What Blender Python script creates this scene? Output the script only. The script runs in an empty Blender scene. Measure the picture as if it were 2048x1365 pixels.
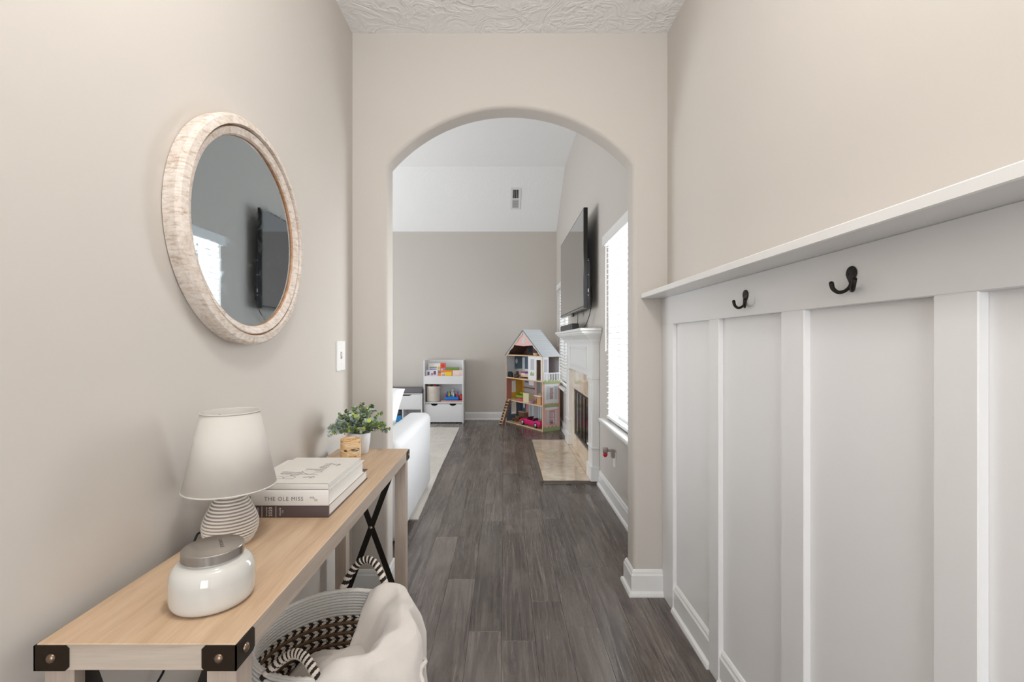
import bpy, bmesh, math, random
from mathutils import Vector, Matrix
from math import sin, cos, pi, radians, sqrt, atan2
random.seed(7)
SC = bpy.context.scene
COL = SC.collection

# ------------------------------------------------------------------ camera
F, H, VX, VY = 930.0, 1.235, 1008.0, 684.0
cd = bpy.data.cameras.new('camera'); cam = bpy.data.objects.new('camera', cd); COL.objects.link(cam)
cam.location = (0, 0, H); cam.rotation_euler = (pi/2, 0, 0)
cd.sensor_width = 36; cd.lens = F/2048*36
cd.shift_x = (1024-VX)/2048; cd.shift_y = (VY-682.5)/2048
cd.clip_start = 0.02
SC.camera = cam

# ------------------------------------------------------------------ world and light
SC.view_settings.view_transform = 'Standard'; SC.view_settings.look = 'None'
SC.view_settings.gamma = 1; SC.view_settings.use_curve_mapping = False
SC.view_settings.exposure = 0.3
SC.cycles.adaptive_threshold = 0.05; SC.cycles.caustics_reflective = False; SC.cycles.caustics_refractive = False; SC.cycles.max_bounces = 8; SC.cycles.transparent_max_bounces = 8
SC.cycles.sample_clamp_indirect = 6
w = bpy.data.worlds.new('sky'); SC.world = w; w.use_nodes = True
w.node_tree.nodes['Background'].inputs[0].default_value = (0.86, 0.93, 1.0, 1)
w.node_tree.nodes['Background'].inputs[1].default_value = 0.6

def area(name, loc, rot, sx, sy, power, col=(1, 1, 1)):
    l = bpy.data.lights.new(name, 'AREA'); l.shape = 'RECTANGLE'; l.size = sx; l.size_y = sy
    l.energy = power; l.color = col
    o = bpy.data.objects.new(name, l); COL.objects.link(o); o.location = loc; o.rotation_euler = rot
    return o
DAY = (0.95, 0.98, 1.0)
# daylight outside the two windows, then added lights at unseen doors
area('daylight_window_near', (1.02, 3.24, 1.36), (0, pi/2, 0), 1.40, 0.92, 64, DAY)
area('daylight_window_far', (1.02, 6.48, 1.36), (0, pi/2, 0), 1.40, 0.92, 9, DAY)
area('added_patio_daylight', (-4.1, 4.9, 1.1), (0, -pi/2-0.65, 0), 1.9, 2.6, 88, DAY)  # added out of view, tilted up to brighten the living room ceiling
area('added_entry_daylight', (0.0, -2.12, 1.35), (pi/2, 0, 0), 1.0, 1.9, 33, (0.97, 0.99, 1.0))  # added behind the camera to light the hall from the entry side

# ------------------------------------------------------------------ materials
def lin(c):
    if isinstance(c, str):
        c = tuple(int(c[i:i+2], 16) for i in (0, 2, 4))
    r = []
    for v in c:
        v /= 255.0
        r.append(v/12.92 if v <= 0.04045 else ((v+0.055)/1.055)**2.4)
    return (*r, 1)

class NT:
    def __init__(s, name):
        s.m = bpy.data.materials.new(name); s.m.use_nodes = True
        s.t = s.m.node_tree; s.b = s.t.nodes['Principled BSDF']; s.out = s.t.nodes['Material Output']
    def n(s, typ, **kw):
        x = s.t.nodes.new(typ)
        for k, v in kw.items():
            if k.startswith('_'): setattr(x, k[1:], v)
            else: x.inputs[k.replace('__', ' ')].default_value = v
        return x
    def l(s, a, b): s.t.links.new(a, b)
    def pos(s, scale=(1, 1, 1), rnd=False, obj=False):
        if obj:
            src = s.n('ShaderNodeTexCoord').outputs['Object']
        else:
            src = s.n('ShaderNodeNewGeometry').outputs['Position']
        m = s.n('ShaderNodeMapping'); m.inputs['Scale'].default_value = scale
        s.l(src, m.inputs['Vector'])
        if rnd:
            oi = s.n('ShaderNodeObjectInfo'); mu = s.n('ShaderNodeMath', _operation='MULTIPLY'); mu.inputs[1].default_value = 61.7
            s.l(oi.outputs['Random'], mu.inputs[0])
            cb = s.n('ShaderNodeCombineXYZ')
            for i in range(3): s.l(mu.outputs[0], cb.inputs[i])
            s.l(cb.outputs[0], m.inputs['Location'])
        return m.outputs[0]
    def noise(s, vec, scale, detail=3, rough=0.5, dist=0.0):
        x = s.n('ShaderNodeTexNoise'); x.inputs['Scale'].default_value = scale; x.inputs['Detail'].default_value = detail
        x.inputs['Roughness'].default_value = rough; x.inputs['Distortion'].default_value = dist
        if vec is not None: s.l(vec, x.inputs['Vector'])
        return x.outputs['Fac']
    def ramp(s, fac, stops):
        x = s.n('ShaderNodeValToRGB'); e = x.color_ramp.elements
        while len(e) < len(stops): e.new(0.5)
        for q, (p, c) in zip(e, stops): q.position = p; q.color = lin(c) if not isinstance(c, float) else (c, c, c, 1)
        s.l(fac, x.inputs[0]); return x.outputs[0]
    def mix(s, fac, a, b, typ='MIX'):
        x = s.n('ShaderNodeMix', _data_type='RGBA', _blend_type=typ)
        for sock, v in ((x.inputs[0], fac), (x.inputs[6], a), (x.inputs[7], b)):
            if hasattr(v, 'links'): s.l(v, sock)
            elif isinstance(v, (int, float)): sock.default_value = v
            else: sock.default_value = lin(v) if len(v) != 4 else v
        return x.outputs[2]
    def bump(s, h, strength=0.3, dist=0.01):
        x = s.n('ShaderNodeBump'); x.inputs['Strength'].default_value = strength; x.inputs['Distance'].default_value = dist
        s.l(h, x.inputs['Height']); s.l(x.outputs[0], s.b.inputs['Normal'])
    def col(s, c):
        if hasattr(c, 'links'): s.l(c, s.b.inputs['Base Color'])
        else: s.b.inputs['Base Color'].default_value = lin(c)
    def set(s, rough=0.5, metal=0.0, spec=None, sheen=None, coat=None):
        s.b.inputs['Roughness'].default_value = rough; s.b.inputs['Metallic'].default_value = metal
        if spec is not None: s.b.inputs['Specular IOR Level'].default_value = spec
        if sheen is not None: s.b.inputs['Sheen Weight'].default_value = sheen
        if coat is not None: s.b.inputs['Coat Weight'].default_value = coat
        return s

MAT = {}
def simple(name, c, rough=0.5, metal=0.0, var=0.0, vscale=6, bscale=0, bstr=0.0, bdist=0.002, **kw):
    if name in MAT: return MAT[name]
    n = NT(name); n.set(rough, metal, **kw)
    if var:
        cl = lin(c); f = n.noise(n.pos(), vscale, 4)
        a = tuple(min(1, v*(1-var)) for v in cl[:3])+(1,); b = tuple(min(1, v*(1+var)) for v in cl[:3])+(1,)
        n.col(n.mix(f, a, b))
    else: n.col(c)
    if bstr: n.bump(n.noise(n.pos(), bscale, 3), bstr, bdist)
    MAT[name] = n.m; return n.m

WALL = simple('beige_wall_paint', 'cbc5be', 0.75, var=0.015, vscale=1.5)
WHITE = simple('white_trim_paint', 'e9e9e8', 0.32, var=0.01, vscale=3, bscale=35, bstr=0.04, bdist=0.002)
BATTEN = simple('white_board_paint', 'ececed', 0.36, var=0.012, vscale=2, bscale=30, bstr=0.08, bdist=0.002)

def ceiling_mat(nm, st):
    n = NT(nm); n.set(0.85); n.col('f6f6f7')
    p = n.pos()
    a = n.ramp(n.noise(p, 9, 2.5, 0.55, 1.6), [(0.36, 0.0), (0.485, 1.0), (0.515, 1.0), (0.62, 0.0)])
    b = n.ramp(n.noise(p, 3.5, 2, 0.5, 0.5), [(0.3, 0.35), (0.65, 1.0)])
    m = n.mix(1.0, a, b, 'MULTIPLY')
    n.bump(m, st, 0.008); return n.m
CEIL = ceiling_mat('textured_white_ceiling', 0.5); CEILV = ceiling_mat('textured_white_vault', 0.12)

def plank_mat():
    n = NT('dark_floor_plank'); n.set(0.34, spec=0.5)
    v = n.pos((7, 0.75, 1), rnd=True); v2 = n.pos((34, 1.0, 1), rnd=True); v3 = n.pos((3, 1.1, 1), rnd=True)
    a = n.noise(v, 1.5, 6, 0.62, 2.6); b = n.noise(v2, 1.6, 5, 0.7, 1.4); d = n.noise(v3, 1.3, 3, 0.5, 0.8)
    c1 = n.ramp(a, [(0.28, '362e2b'), (0.42, '574d49'), (0.50, '7c7169'), (0.58, '61574f'), (0.74, 'aaa09a')])
    c2 = n.ramp(b, [(0.30, '2d2725'), (0.50, '645a56'), (0.70, 'aca29b')])
    c = n.mix(0.48, c1, c2)
    c = n.mix(n.ramp(d, [(0.45, 0.0), (0.70, 0.6)]), c, '958c86')
    oi = n.n('ShaderNodeObjectInfo')
    tint = n.ramp(oi.outputs['Random'], [(0.0, 0.66), (0.5, 0.82), (1.0, 0.96)])
    n.col(n.mix(1.0, c, tint, 'MULTIPLY'))
    n.l(n.ramp(b, [(0.3, 0.36), (0.7, 0.20)]), n.b.inputs['Roughness'])
    n.bump(b, 0.10, 0.002); return n.m
PLANK = plank_mat()

def wood_mat(name, stops, sc=(18, 1.2, 18), scale=2.0, rough=0.40, spec=0.5, rnd=False, bump=0.08):
    n = NT(name); n.set(rough, spec=spec)
    v = n.pos(sc, rnd=rnd); f = n.noise(v, scale, 5, 0.6, 0.8)
    v2 = n.pos(tuple(q*3.5 for q in sc)); g = n.noise(v2, scale*2, 3, 0.6)
    c = n.ramp(f, stops)
    c = n.mix(0.22, c, n.ramp(g, [(0.3, stops[0][1]), (0.7, stops[-1][1])]))
    n.col(c); n.bump(g, bump, 0.001); return n.m
OAK_Y_WARM = wood_mat('oak_laminate_long_warm_lit', [(0.28, 'b39577'), (0.5, 'c8ab8d'), (0.72, 'd6bd9f')])  # table is one laminate; warm light from above is mixed into this colour
OAK_X_COOL = wood_mat('oak_laminate_cross_cool_lit', [(0.28, 'ab9d90'), (0.5, 'c2b4a6'), (0.72, 'd2c6ba')], sc=(1.2, 18, 18))
OAK_SIDE_COOL = wood_mat('oak_laminate_edge_cool_lit', [(0.28, 'a5968a'), (0.5, 'b9aa9c'), (0.72, 'c8bbae')])  # same laminate as the top, greyed for the cooler daylight on its sides
OAK_Z_COOL = wood_mat('oak_laminate_upright_cool_lit', [(0.28, 'a3958a'), (0.5, 'b7a89b'), (0.72, 'c7baad')], sc=(18, 18, 1.2))
LIGHTWOOD = wood_mat('pale_toy_wood', [(0.3, 'd4b28a'), (0.6, 'e6cba8')], sc=(6, 6, 6), scale=4)
BROWNWOOD = wood_mat('brown_toy_wood', [(0.3, '6d4a36'), (0.6, '8f6a50')], sc=(6, 6, 6), scale=4)
IRON = simple('dark_bronze_metal', '33291f', 0.42, 0.7, bscale=300, bstr=0.05)
BLACKMETAL = simple('black_iron', '2a2623', 0.38, 0.6)
SCREW = simple('screw_metal', '8b7766', 0.3, 0.9)
STEEL = simple('brushed_steel', 'b8b2ac', 0.24, 1.0, var=0.06, vscale=30)
BLACK = simple('black_plastic', '151516', 0.35)
SCREEN = simple('glossy_dark_screen', '0d0e10', 0.03, spec=1.0, coat=1.0)
SCREEN.node_tree.nodes['Principled BSDF'].inputs['IOR'].default_value = 2.2
CHAR = simple('charcoal_plastic', '2b2e32', 0.4)
SHADE = simple('white_lamp_fabric', 'cdc8c2', 0.85, bscale=500, bstr=0.05)
MILK = simple('milk_glass', 'cdcbc6', 0.08, spec=0.5, coat=0.3)
CER = simple('white_ceramic', 'e9e4dd', 0.45)
SOFA = simple('white_linen', 'dadbde', 0.9, var=0.02, vscale=60, bscale=300, bstr=0.15, sheen=0.2)
PLUSH = simple('cream_plush', 'ddd6cf', 0.95, var=0.03, vscale=25, bscale=260, bstr=0.25, bdist=0.003, sheen=0.5)
ROPE = simple('white_rope', 'dedbd6', 0.85, var=0.05, vscale=150)
BROWNROPE = simple('brown_raffia', '6e5640', 0.85, var=0.2, vscale=90)
BLACKROPE = simple('black_rope', '221d1a', 0.85)
CREAMROPE = simple('cream_rope', 'ded2c6', 0.85)
PAPER = simple('white_book_paper', 'f0eee9', 0.7)
GREYCUSH = simple('grey_fabric', '77757a', 0.9, var=0.05, vscale=40)
DARK = simple('dark_void', '0d0c0b', 0.8)
INK = simple('grey_ink', '7d7a79', 0.6)
WHITEINK = simple('white_ink', 'd8d3cc', 0.6)
SHELFW = simple('white_laminate', 'e8e8ea', 0.35)
PLASTICW = simple('white_plastic', 'f2f2f0', 0.3)

def whitewash():
    n = NT('whitewashed_wood'); n.set(0.75)
    p = n.pos((1, 1, 1)); a = n.noise(p, 26, 6, 0.7, 1.5); b = n.noise(n.pos((30, 30, 160)), 1.0, 4, 0.7)
    c1 = n.ramp(a, [(0.32, 'a68a72'), (0.45, 'cfc1b5'), (0.6, 'e6ded7')])
    c2 = n.ramp(b, [(0.34, '97795f'), (0.46, 'd3c6ba'), (0.7, 'e8e1da')])
    n.col(n.mix(0.5, c1, c2)); n.bump(b, 0.4, 0.002); return n.m
WASH = whitewash()
WASHEDGE = wood_mat('worn_brown_edge', [(0.3, '9c6b48'), (0.6, 'c79c78')], sc=(5, 5, 5), scale=8)

def mirror_mat():
    n = NT('smudged_mirror'); n.set(0.02, 1.0); n.col('c3ccd2')
    f = n.noise(n.pos((1, 3, 3)), 5, 4, 0.6, 2.0)
    n.l(n.ramp(f, [(0.45, 0.015), (0.75, 0.10)]), n.b.inputs['Roughness']); return n.m
MIRROR = mirror_mat()

def marble():
    n = NT('cream_marble'); n.set(0.06, spec=0.6)
    p = n.pos(); a = n.noise(p, 5, 6, 0.62, 1.8)
    n.col(n.ramp(a, [(0.34, 'c9b197'), (0.44, 'd9c7b1'), (0.56, 'e1d2bf'), (0.72, 'e9decf')])); return n.m
MARBLE = marble()

def glass_mat():
    n = NT('window_glass')
    t = n.n('ShaderNodeBsdfTransparent'); g = n.n('ShaderNodeBsdfGlossy'); g.inputs['Roughness'].default_value = 0.02
    lw = n.n('ShaderNodeLayerWeight'); lw.inputs[0].default_value = 0.5
    pw = n.n('ShaderNodeMath', _operation='POWER'); pw.inputs[1].default_value = 4.0; n.l(lw.outputs['Facing'], pw.inputs[0])
    fr = n.n('ShaderNodeMath', _operation='MULTIPLY_ADD'); fr.inputs[1].default_value = 0.45; fr.inputs[2].default_value = 0.03; n.l(pw.outputs[0], fr.inputs[0])
    mx = n.n('ShaderNodeMixShader'); n.l(fr.outputs[0], mx.inputs[0]); n.l(t.outputs[0], mx.inputs[1]); n.l(g.outputs[0], mx.inputs[2])
    n.l(mx.outputs[0], n.out.inputs[0]); return n.m
GLASS = glass_mat()

def slat_mat():
    n = NT('white_blind_slat'); n.set(0.4); n.col('dcdcda')
    tr = n.n('ShaderNodeBsdfTranslucent'); tr.inputs[0].default_value = lin('f4f4f2')
    mx = n.n('ShaderNodeMixShader'); mx.inputs[0].default_value = 0.15
    n.l(n.b.outputs[0], mx.inputs[1]); n.l(tr.outputs[0], mx.inputs[2]); n.l(mx.outputs[0], n.out.inputs[0]); return n.m
SLAT = slat_mat()

def rug_mat():
    n = NT('cream_woven_rug'); n.set(0.95)
    a = n.noise(n.pos((60, 2.2, 1)), 1.5, 4, 0.6); b = n.noise(n.pos(), 3, 5, 0.6, 1.0)
    c = n.mix(0.5, n.ramp(a, [(0.35, 'c9c4bb'), (0.6, 'e2ded7')]), n.ramp(b, [(0.35, 'cfcac2'), (0.6, 'e6e2db')]))
    n.col(c); n.bump(a, 0.4, 0.003); return n.m
RUG = rug_mat()

def birch_mat():
    n = NT('birch_bark'); n.set(0.75)
    a = n.noise(n.pos((12, 12, 60)), 1.4, 5, 0.6, 1.0); b = n.noise(n.pos((1, 1, 2.6)), 26, 3, 0.6, 1.0)
    c = n.ramp(a, [(0.3, 'b98a55'), (0.5, 'dcb98a'), (0.7, 'efdfc6')])
    d = n.ramp(b, [(0.585, 0.0), (0.62, 1.0)])
    n.col(n.mix(d, c, '33231a')); n.bump(a, 0.3, 0.002); return n.m
BIRCH = birch_mat()

def brick_mat():
    n = NT('printed_pink_brick'); n.set(0.5)
    t = n.n('ShaderNodeTexBrick'); t.inputs['Color1'].default_value = lin('e7a9a4'); t.inputs['Color2'].default_value = lin('edb9b2')
    t.inputs['Mortar'].default_value = lin('f4e0da'); t.inputs['Scale'].default_value = 26
    m = n.n('ShaderNodeMapping'); m.inputs['Rotation'].default_value = (0, pi/2, 0) ; tc = n.n('ShaderNodeTexCoord')
    sp = n.n('ShaderNodeSeparateXYZ'); cb = n.n('ShaderNodeCombineXYZ'); ad = n.n('ShaderNodeMath', _operation='ADD')
    n.l(tc.outputs['Object'], sp.inputs[0]); n.l(sp.outputs[0], ad.inputs[0]); n.l(sp.outputs[1], ad.inputs[1])
    n.l(ad.outputs[0], cb.inputs[0]); n.l(sp.outputs[2], cb.inputs[1]); n.l(cb.outputs[0], t.inputs['Vector'])
    n.col(t.outputs[0]); return n.m
BRICK = brick_mat()

# ------------------------------------------------------------------ mesh helpers
class MB:
    def __init__(s): s.v = []; s.f = []; s.m = []; s.s = []
    def add(s, vs, fs, mi=0, smooth=False):
        o = len(s.v); s.v += [tuple(q) for q in vs]
        for f in fs: s.f.append(tuple(i+o for i in f)); s.m.append(mi); s.s.append(smooth)
    def box(s, x0, x1, y0, y1, z0, z1, b=0.0, mi=0):
        c = ((x0+x1)/2, (y0+y1)/2, (z0+z1)/2); h = (abs(x1-x0)/2, abs(y1-y0)/2, abs(z1-z0)/2)
        b = min(b, min(h)*0.49)
        if b <= 0:
            vs = [(c[0]+sx*h[0], c[1]+sy*h[1], c[2]+sz*h[2]) for sx in (-1, 1) for sy in (-1, 1) for sz in (-1, 1)]
            fs = [(0, 1, 3, 2), (4, 6, 7, 5), (0, 4, 5, 1), (2, 3, 7, 6), (0, 2, 6, 4), (1, 5, 7, 3)]
            s.add(vs, fs, mi); return
        vs = []; ix = {}
        for sx in (-1, 1):
            for sy in (-1, 1):
                for sz in (-1, 1):
                    for a in range(3):
                        sg = (sx, sy, sz)
                        ix[(sx, sy, sz, a)] = len(vs)
                        vs.append(tuple(c[i]+sg[i]*(h[i] if i == a else h[i]-b) for i in range(3)))
        fs = []
        for a in range(3):
            u, v = [(1, 2), (0, 2), (0, 1)][a]
            for sg in (-1, 1):
                q = []
                for (p, r) in ((-1, -1), (1, -1), (1, 1), (-1, 1)):
                    k = [0, 0, 0]; k[a] = sg; k[u] = p; k[v] = r; q.append(ix[(*k, a)])
                fs.append(tuple(q))
            for p in (-1, 1):
                for r in (-1, 1):
                    q = []
                    for (e, ax) in ((-1, u), (1, u), (1, v), (-1, v)):
                        k = [0, 0, 0]; k[a] = e; k[u] = p; k[v] = r; q.append(ix[(*k, ax)])
                    fs.append(tuple(q))
        for sx in (-1, 1):
            for sy in (-1, 1):
                for sz in (-1, 1): fs.append(tuple(ix[(sx, sy, sz, a)] for a in range(3)))
        s.add(vs, fs, mi)
    def holes(s, ax, a0, a1, u0, u1, v0, v1, hs, mi=0):
        """slab across axis ax between a0..a1, spanning u,v, with rectangular holes (u0,u1,v0,v1)"""
        us = sorted({u0, u1, *[q for h in hs for q in h[:2]]}); vs = sorted({v0, v1, *[q for h in hs for q in h[2:]]})
        us = [u for u in us if u0 <= u <= u1]; vs = [v for v in vs if v0 <= v <= v1]
        for i in range(len(us)-1):
            for j in range(len(vs)-1):
                cu, cv = (us[i]+us[i+1])/2, (vs[j]+vs[j+1])/2
                if any(h[0] < cu < h[1] and h[2] < cv < h[3] for h in hs): continue
                if ax == 'x': s.box(a0, a1, us[i], us[i+1], vs[j], vs[j+1], mi=mi)
                elif ax == 'y': s.box(us[i], us[i+1], a0, a1, vs[j], vs[j+1], mi=mi)
    def lathe(s, prof, c, axis='z', seg=32, mi=0, smooth=True, close=False, cap=False):
        n = len(prof); vs = []; fs = []
        for k in range(seg):
            a = 2*pi*k/seg
            for (r, h) in prof:
                if axis == 'z': p = (c[0]+r*cos(a), c[1]+r*sin(a), c[2]+h)
                elif axis == 'x': p = (c[0]+h, c[1]+r*cos(a), c[2]+r*sin(a))
                else: p = (c[0]+r*cos(a), c[1]+h, c[2]+r*sin(a))
                vs.append(p)
        m = n if close else n-1
        for k in range(seg):
            for i in range(m):
                j = (i+1) % n
                fs.append((k*n+i, ((k+1) % seg)*n+i, ((k+1) % seg)*n+j, k*n+j))
        s.add(vs, fs, mi, smooth)
        if cap:
            o = len(s.v)-len(vs)
            for i in (0, n-1):
                s.f.append(tuple(o+k*n+i for k in range(seg))); s.m.append(mi); s.s.append(False)
    def tube(s, path, r, seg=8, mi=0, closed=False, helix=None, caps=True):
        """helix=(turn, width, mats, bumps): faces along the tube take alternate materials in a screw pattern"""
        P = [Vector(p) for p in path]; n = len(P); vs = []
        rr = r if hasattr(r, '__len__') else [r]*n
        up = None
        for i in range(n):
            t = (P[(i+1) % n]-P[i-1]) if closed else (P[min(i+1, n-1)]-P[max(i-1, 0)])
            t.normalize()
            if up is None:
                up = Vector((0, 0, 1)) if abs(t.z) < 0.9 else Vector((1, 0, 0))
            a = t.cross(up)
            if a.length < 1e-5: a = t.orthogonal()
            a.normalize(); b = a.cross(t)
            if not closed: up = b
            for k in range(seg):
                an = 2*pi*k/seg; q = rr[i]
                if helix and helix[3]: q *= 1+helix[3]*(1 if ((i+helix[0]*k)//helix[1]) % 2 else -1)
                vs.append(P[i]+a*(q*cos(an))+b*(q*sin(an)))
        o = len(s.v); s.v += [tuple(v) for v in vs]
        for i in range(n if closed else n-1):
            j = (i+1) % n
            for k in range(seg):
                l = (k+1) % seg
                s.f.append((o+i*seg+k, o+i*seg+l, o+j*seg+l, o+j*seg+k)); s.s.append(True)
                s.m.append(helix[2][((i+helix[0]*k)//helix[1]) % 2] if helix else mi)
        if caps and not closed:
            for i in (0, n-1):
                s.f.append(tuple(o+i*seg+k for k in range(seg))); s.m.append(helix[2][0] if helix else mi); s.s.append(False)
    def prism(s, poly, axis, a0, a1, mi=0, smooth=False):
        """poly in the other two axes (x,z for y; y,z for x; x,y for z)"""
        n = len(poly)
        def p(q, a): return (q[0], a, q[1]) if axis == 'y' else ((a, q[0], q[1]) if axis == 'x' else (q[0], q[1], a))
        vs = [p(q, a0) for q in poly]+[p(q, a1) for q in poly]
        fs = [tuple(range(n)), tuple(range(2*n-1, n-1, -1))]+[(i, (i+1) % n, n+(i+1) % n, n+i) for i in range(n)]
        s.add(vs, fs, mi, smooth)
    def molding(s, path, prof, mi=0):
        """prof (offset to the left of travel, z) swept along an XY polyline with mitres"""
        P = [Vector(p) for p in path]; n = len(P); m = len(prof); vs = []
        for i in range(n):
            d0 = (P[i]-P[i-1]).normalized() if i else None
            d1 = (P[i+1]-P[i]).normalized() if i < n-1 else None
            if d0 is None: d0 = d1
            if d1 is None: d1 = d0
            n0 = Vector((-d0.y, d0.x)); n1 = Vector((-d1.y, d1.x)); b = (n0+n1); b = b/(b.length_squared/2) if b.length > 1e-6 else n0
            for (o, z) in prof: vs.append((P[i].x+b.x*o, P[i].y+b.y*o, z))
        fs = []
        for i in range(n-1):
            for k in range(m):
                l = (k+1) % m
                fs.append((i*m+k, i*m+l, (i+1)*m+l, (i+1)*m+k))
        fs += [tuple(range(m)), tuple((n-1)*m+k for k in range(m))]
        s.add(vs, fs, mi)
    def build(s, name, mats, parent=None, local=False, bevel=None, subsurf=0, recalc=True, loc=None):
        mats = mats if isinstance(mats, (list, tuple)) else [mats]
        me = bpy.data.meshes.new(name); me.from_pydata(s.v, [], s.f)
        for m in mats: me.materials.append(m)
        me.polygons.foreach_set('material_index', s.m); me.polygons.foreach_set('use_smooth', s.s)
        o = bpy.data.objects.new(name, me); COL.objects.link(o)
        if recalc:
            bm = bmesh.new(); bm.from_mesh(me); bmesh.ops.recalc_face_normals(bm, faces=bm.faces); bm.to_mesh(me); bm.free()
        if parent is not None:
            o.parent = parent
            if not local: me.transform(Matrix.Translation(-BASE.get(parent.name, Vector())))
            BASE[o.name] = BASE.get(parent.name, Vector())
        else:
            if loc is None:
                xs = [v[0] for v in s.v]; ys = [v[1] for v in s.v]; zs = [v[2] for v in s.v]
                loc = ((min(xs)+max(xs))/2, (min(ys)+max(ys))/2, min(zs))
            me.transform(Matrix.Translation(-Vector(loc))); o.location = loc; BASE[o.name] = Vector(loc)
        if bevel:
            md = o.modifiers.new('bevel', 'BEVEL'); md.width = bevel[0]; md.segments = bevel[1]; md.limit_method = 'ANGLE'; md.angle_limit = radians(40)
            me.polygons.foreach_set('use_smooth', [True]*len(me.polygons))
        if subsurf:
            md = o.modifiers.new('subdivision', 'SUBSURF'); md.levels = subsurf; md.render_levels = subsurf
            me.polygons.foreach_set('use_smooth', [True]*len(me.polygons))
        return o
BASE = {}
def tag(o, label=None, cat=None, group=None, kind=None):
    if label: o['label'] = label
    if cat: o['category'] = cat
    if group: o['group'] = group
    if kind: o['kind'] = kind
    return o
def thing(name, label, cat, loc, rotz=0.0, group=None, kind=None):
    o = bpy.data.objects.new(name, None); COL.objects.link(o); o.empty_display_size = 0.05
    o.location = loc; o.rotation_euler = (0, 0, rotz); BASE[o.name] = Vector(loc)
    return tag(o, label, cat, group, kind)
def box(name, mat, x0, x1, y0, y1, z0, z1, parent=None, b=0.0, local=False, **kw):
    m = MB(); m.box(x0, x1, y0, y1, z0, z1, b); return m.build(name, mat, parent, local, **kw)
def copy_part(src, parent, loc=None, rot=None, scale=None):
    c = src.copy(); COL.objects.link(c); c.parent = parent
    if loc is not None: c.location = loc
    if rot is not None: c.rotation_euler = rot
    if scale is not None: c.scale = scale
    BASE[c.name] = BASE.get(parent.name, Vector()) if parent else Vector()
    return c
def text(name, body, size, mat, parent, origin, xdir, ydir, extrude=0.0002, align='LEFT', spacing=1.0):
    """flat lettering: origin on the surface, xdir reading direction, ydir letter-up direction (world space)"""
    cu = bpy.data.curves.new(name, 'FONT'); cu.body = body; cu.size = size; cu.extrude = extrude; cu.align_x = align
    cu.space_character = spacing; cu.resolution_u = 3
    t = bpy.data.objects.new(name, cu); COL.objects.link(t)
    bpy.context.view_layer.update()
    me = bpy.data.meshes.new_from_object(t); bpy.data.objects.remove(t)
    X = Vector(xdir).normalized(); Y = Vector(ydir).normalized(); Z = X.cross(Y)
    M4 = Matrix((X, Y, Z)).transposed().to_4x4(); M4.translation = Vector(origin)-BASE.get(parent.name, Vector())
    me.transform(M4); me.materials.clear(); me.materials.append(mat)
    o = bpy.data.objects.new(name, me); COL.objects.link(o); o.parent = parent; BASE[o.name] = BASE.get(parent.name, Vector())
    return o
def spline(pts, n=8, closed=False):
    P = [Vector(p) for p in pts]; out = []; N = len(P)
    for i in range(N if closed else N-1):
        if closed: a, b, c, d = P[i-1], P[i], P[(i+1) % N], P[(i+2) % N]
        else: a, b, c, d = P[max(i-1, 0)], P[i], P[i+1], P[min(i+2, N-1)]
        for k in range(n):
            t = k/n
            out.append(0.5*((2*b)+(c-a)*t+(2*a-5*b+4*c-d)*t*t+(3*b-a-3*c+d)*t**3))
    if not closed: out.append(P[-1])
    return out

# ------------------------------------------------------------------ the setting
LX, RX, AY, AY2, CZ = -0.74, 0.798, 2.27, 2.39, 2.741        # hall walls, arch wall, hall ceiling
WX, FY, VZ, LW, EY = 0.83, 7.36, 3.62, -4.2, -2.2           # living room: window wall, far wall, vault, left wall; entry wall
OL, OR, SPZ, APZ = -0.568, 0.632, 2.105, 2.38               # arch opening

floor = MB(); floor.box(LW-0.1, 1.3, EY-0.1, FY+0.1, -0.08, -0.012)
floor = tag(floor.build('floor', DARK, loc=(0, 0, 0)), kind='structure')
floor['label'] = 'dark grey brown wood plank floor running down the hall'
PW, PL = 0.14, 1.22
pm = MB(); pm.box(-PW/2+0.0003, PW/2-0.0003, -PL/2+0.0004, PL/2-0.0004, -0.012, 0.0, 0.0006)
plank0 = pm.build('plank', PLANK, floor, local=True)
first = True
i = -30
while True:
    xc = -0.01+PW*(i+0.5)
    if xc-PW/2 > WX: break
    if xc > LW-0.05:
        y0 = (EY if xc+PW/2 > LX and xc-PW/2 < RX else AY2-0.08); y = y0-random.uniform(0.05, 0.95)*PL
        while y < FY:
            a, b = max(y, y0), min(y+PL, FY+0.02)
            if b-a > 0.05:
                o = plank0 if first else copy_part(plank0, floor)
                first = False
                o.location = (xc, (a+b)/2, 0); o.scale = (1, (b-a)/PL, 1)
            y += PL
    i += 1

def struct(mb, name, mat, label=None, **kw):
    o = mb.build(name, mat, **kw); tag(o, label, None, None, 'structure'); return o
m = MB(); m.box(LX-0.12, LX, EY, AY, 0, CZ+0.05); struct(m, 'wall_left', WALL, 'beige hall wall behind the console table and round mirror')
m = MB(); m.box(RX, RX+0.12, EY, AY, 0, CZ+0.05); struct(m, 'wall_right', WALL, 'beige hall wall above the white board and batten')
m = MB(); m.box(LX-0.12, RX+0.12, EY-0.12, AY+0.05, CZ, CZ+0.06); struct(m, 'ceiling', CEIL, 'textured white hall ceiling')
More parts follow.
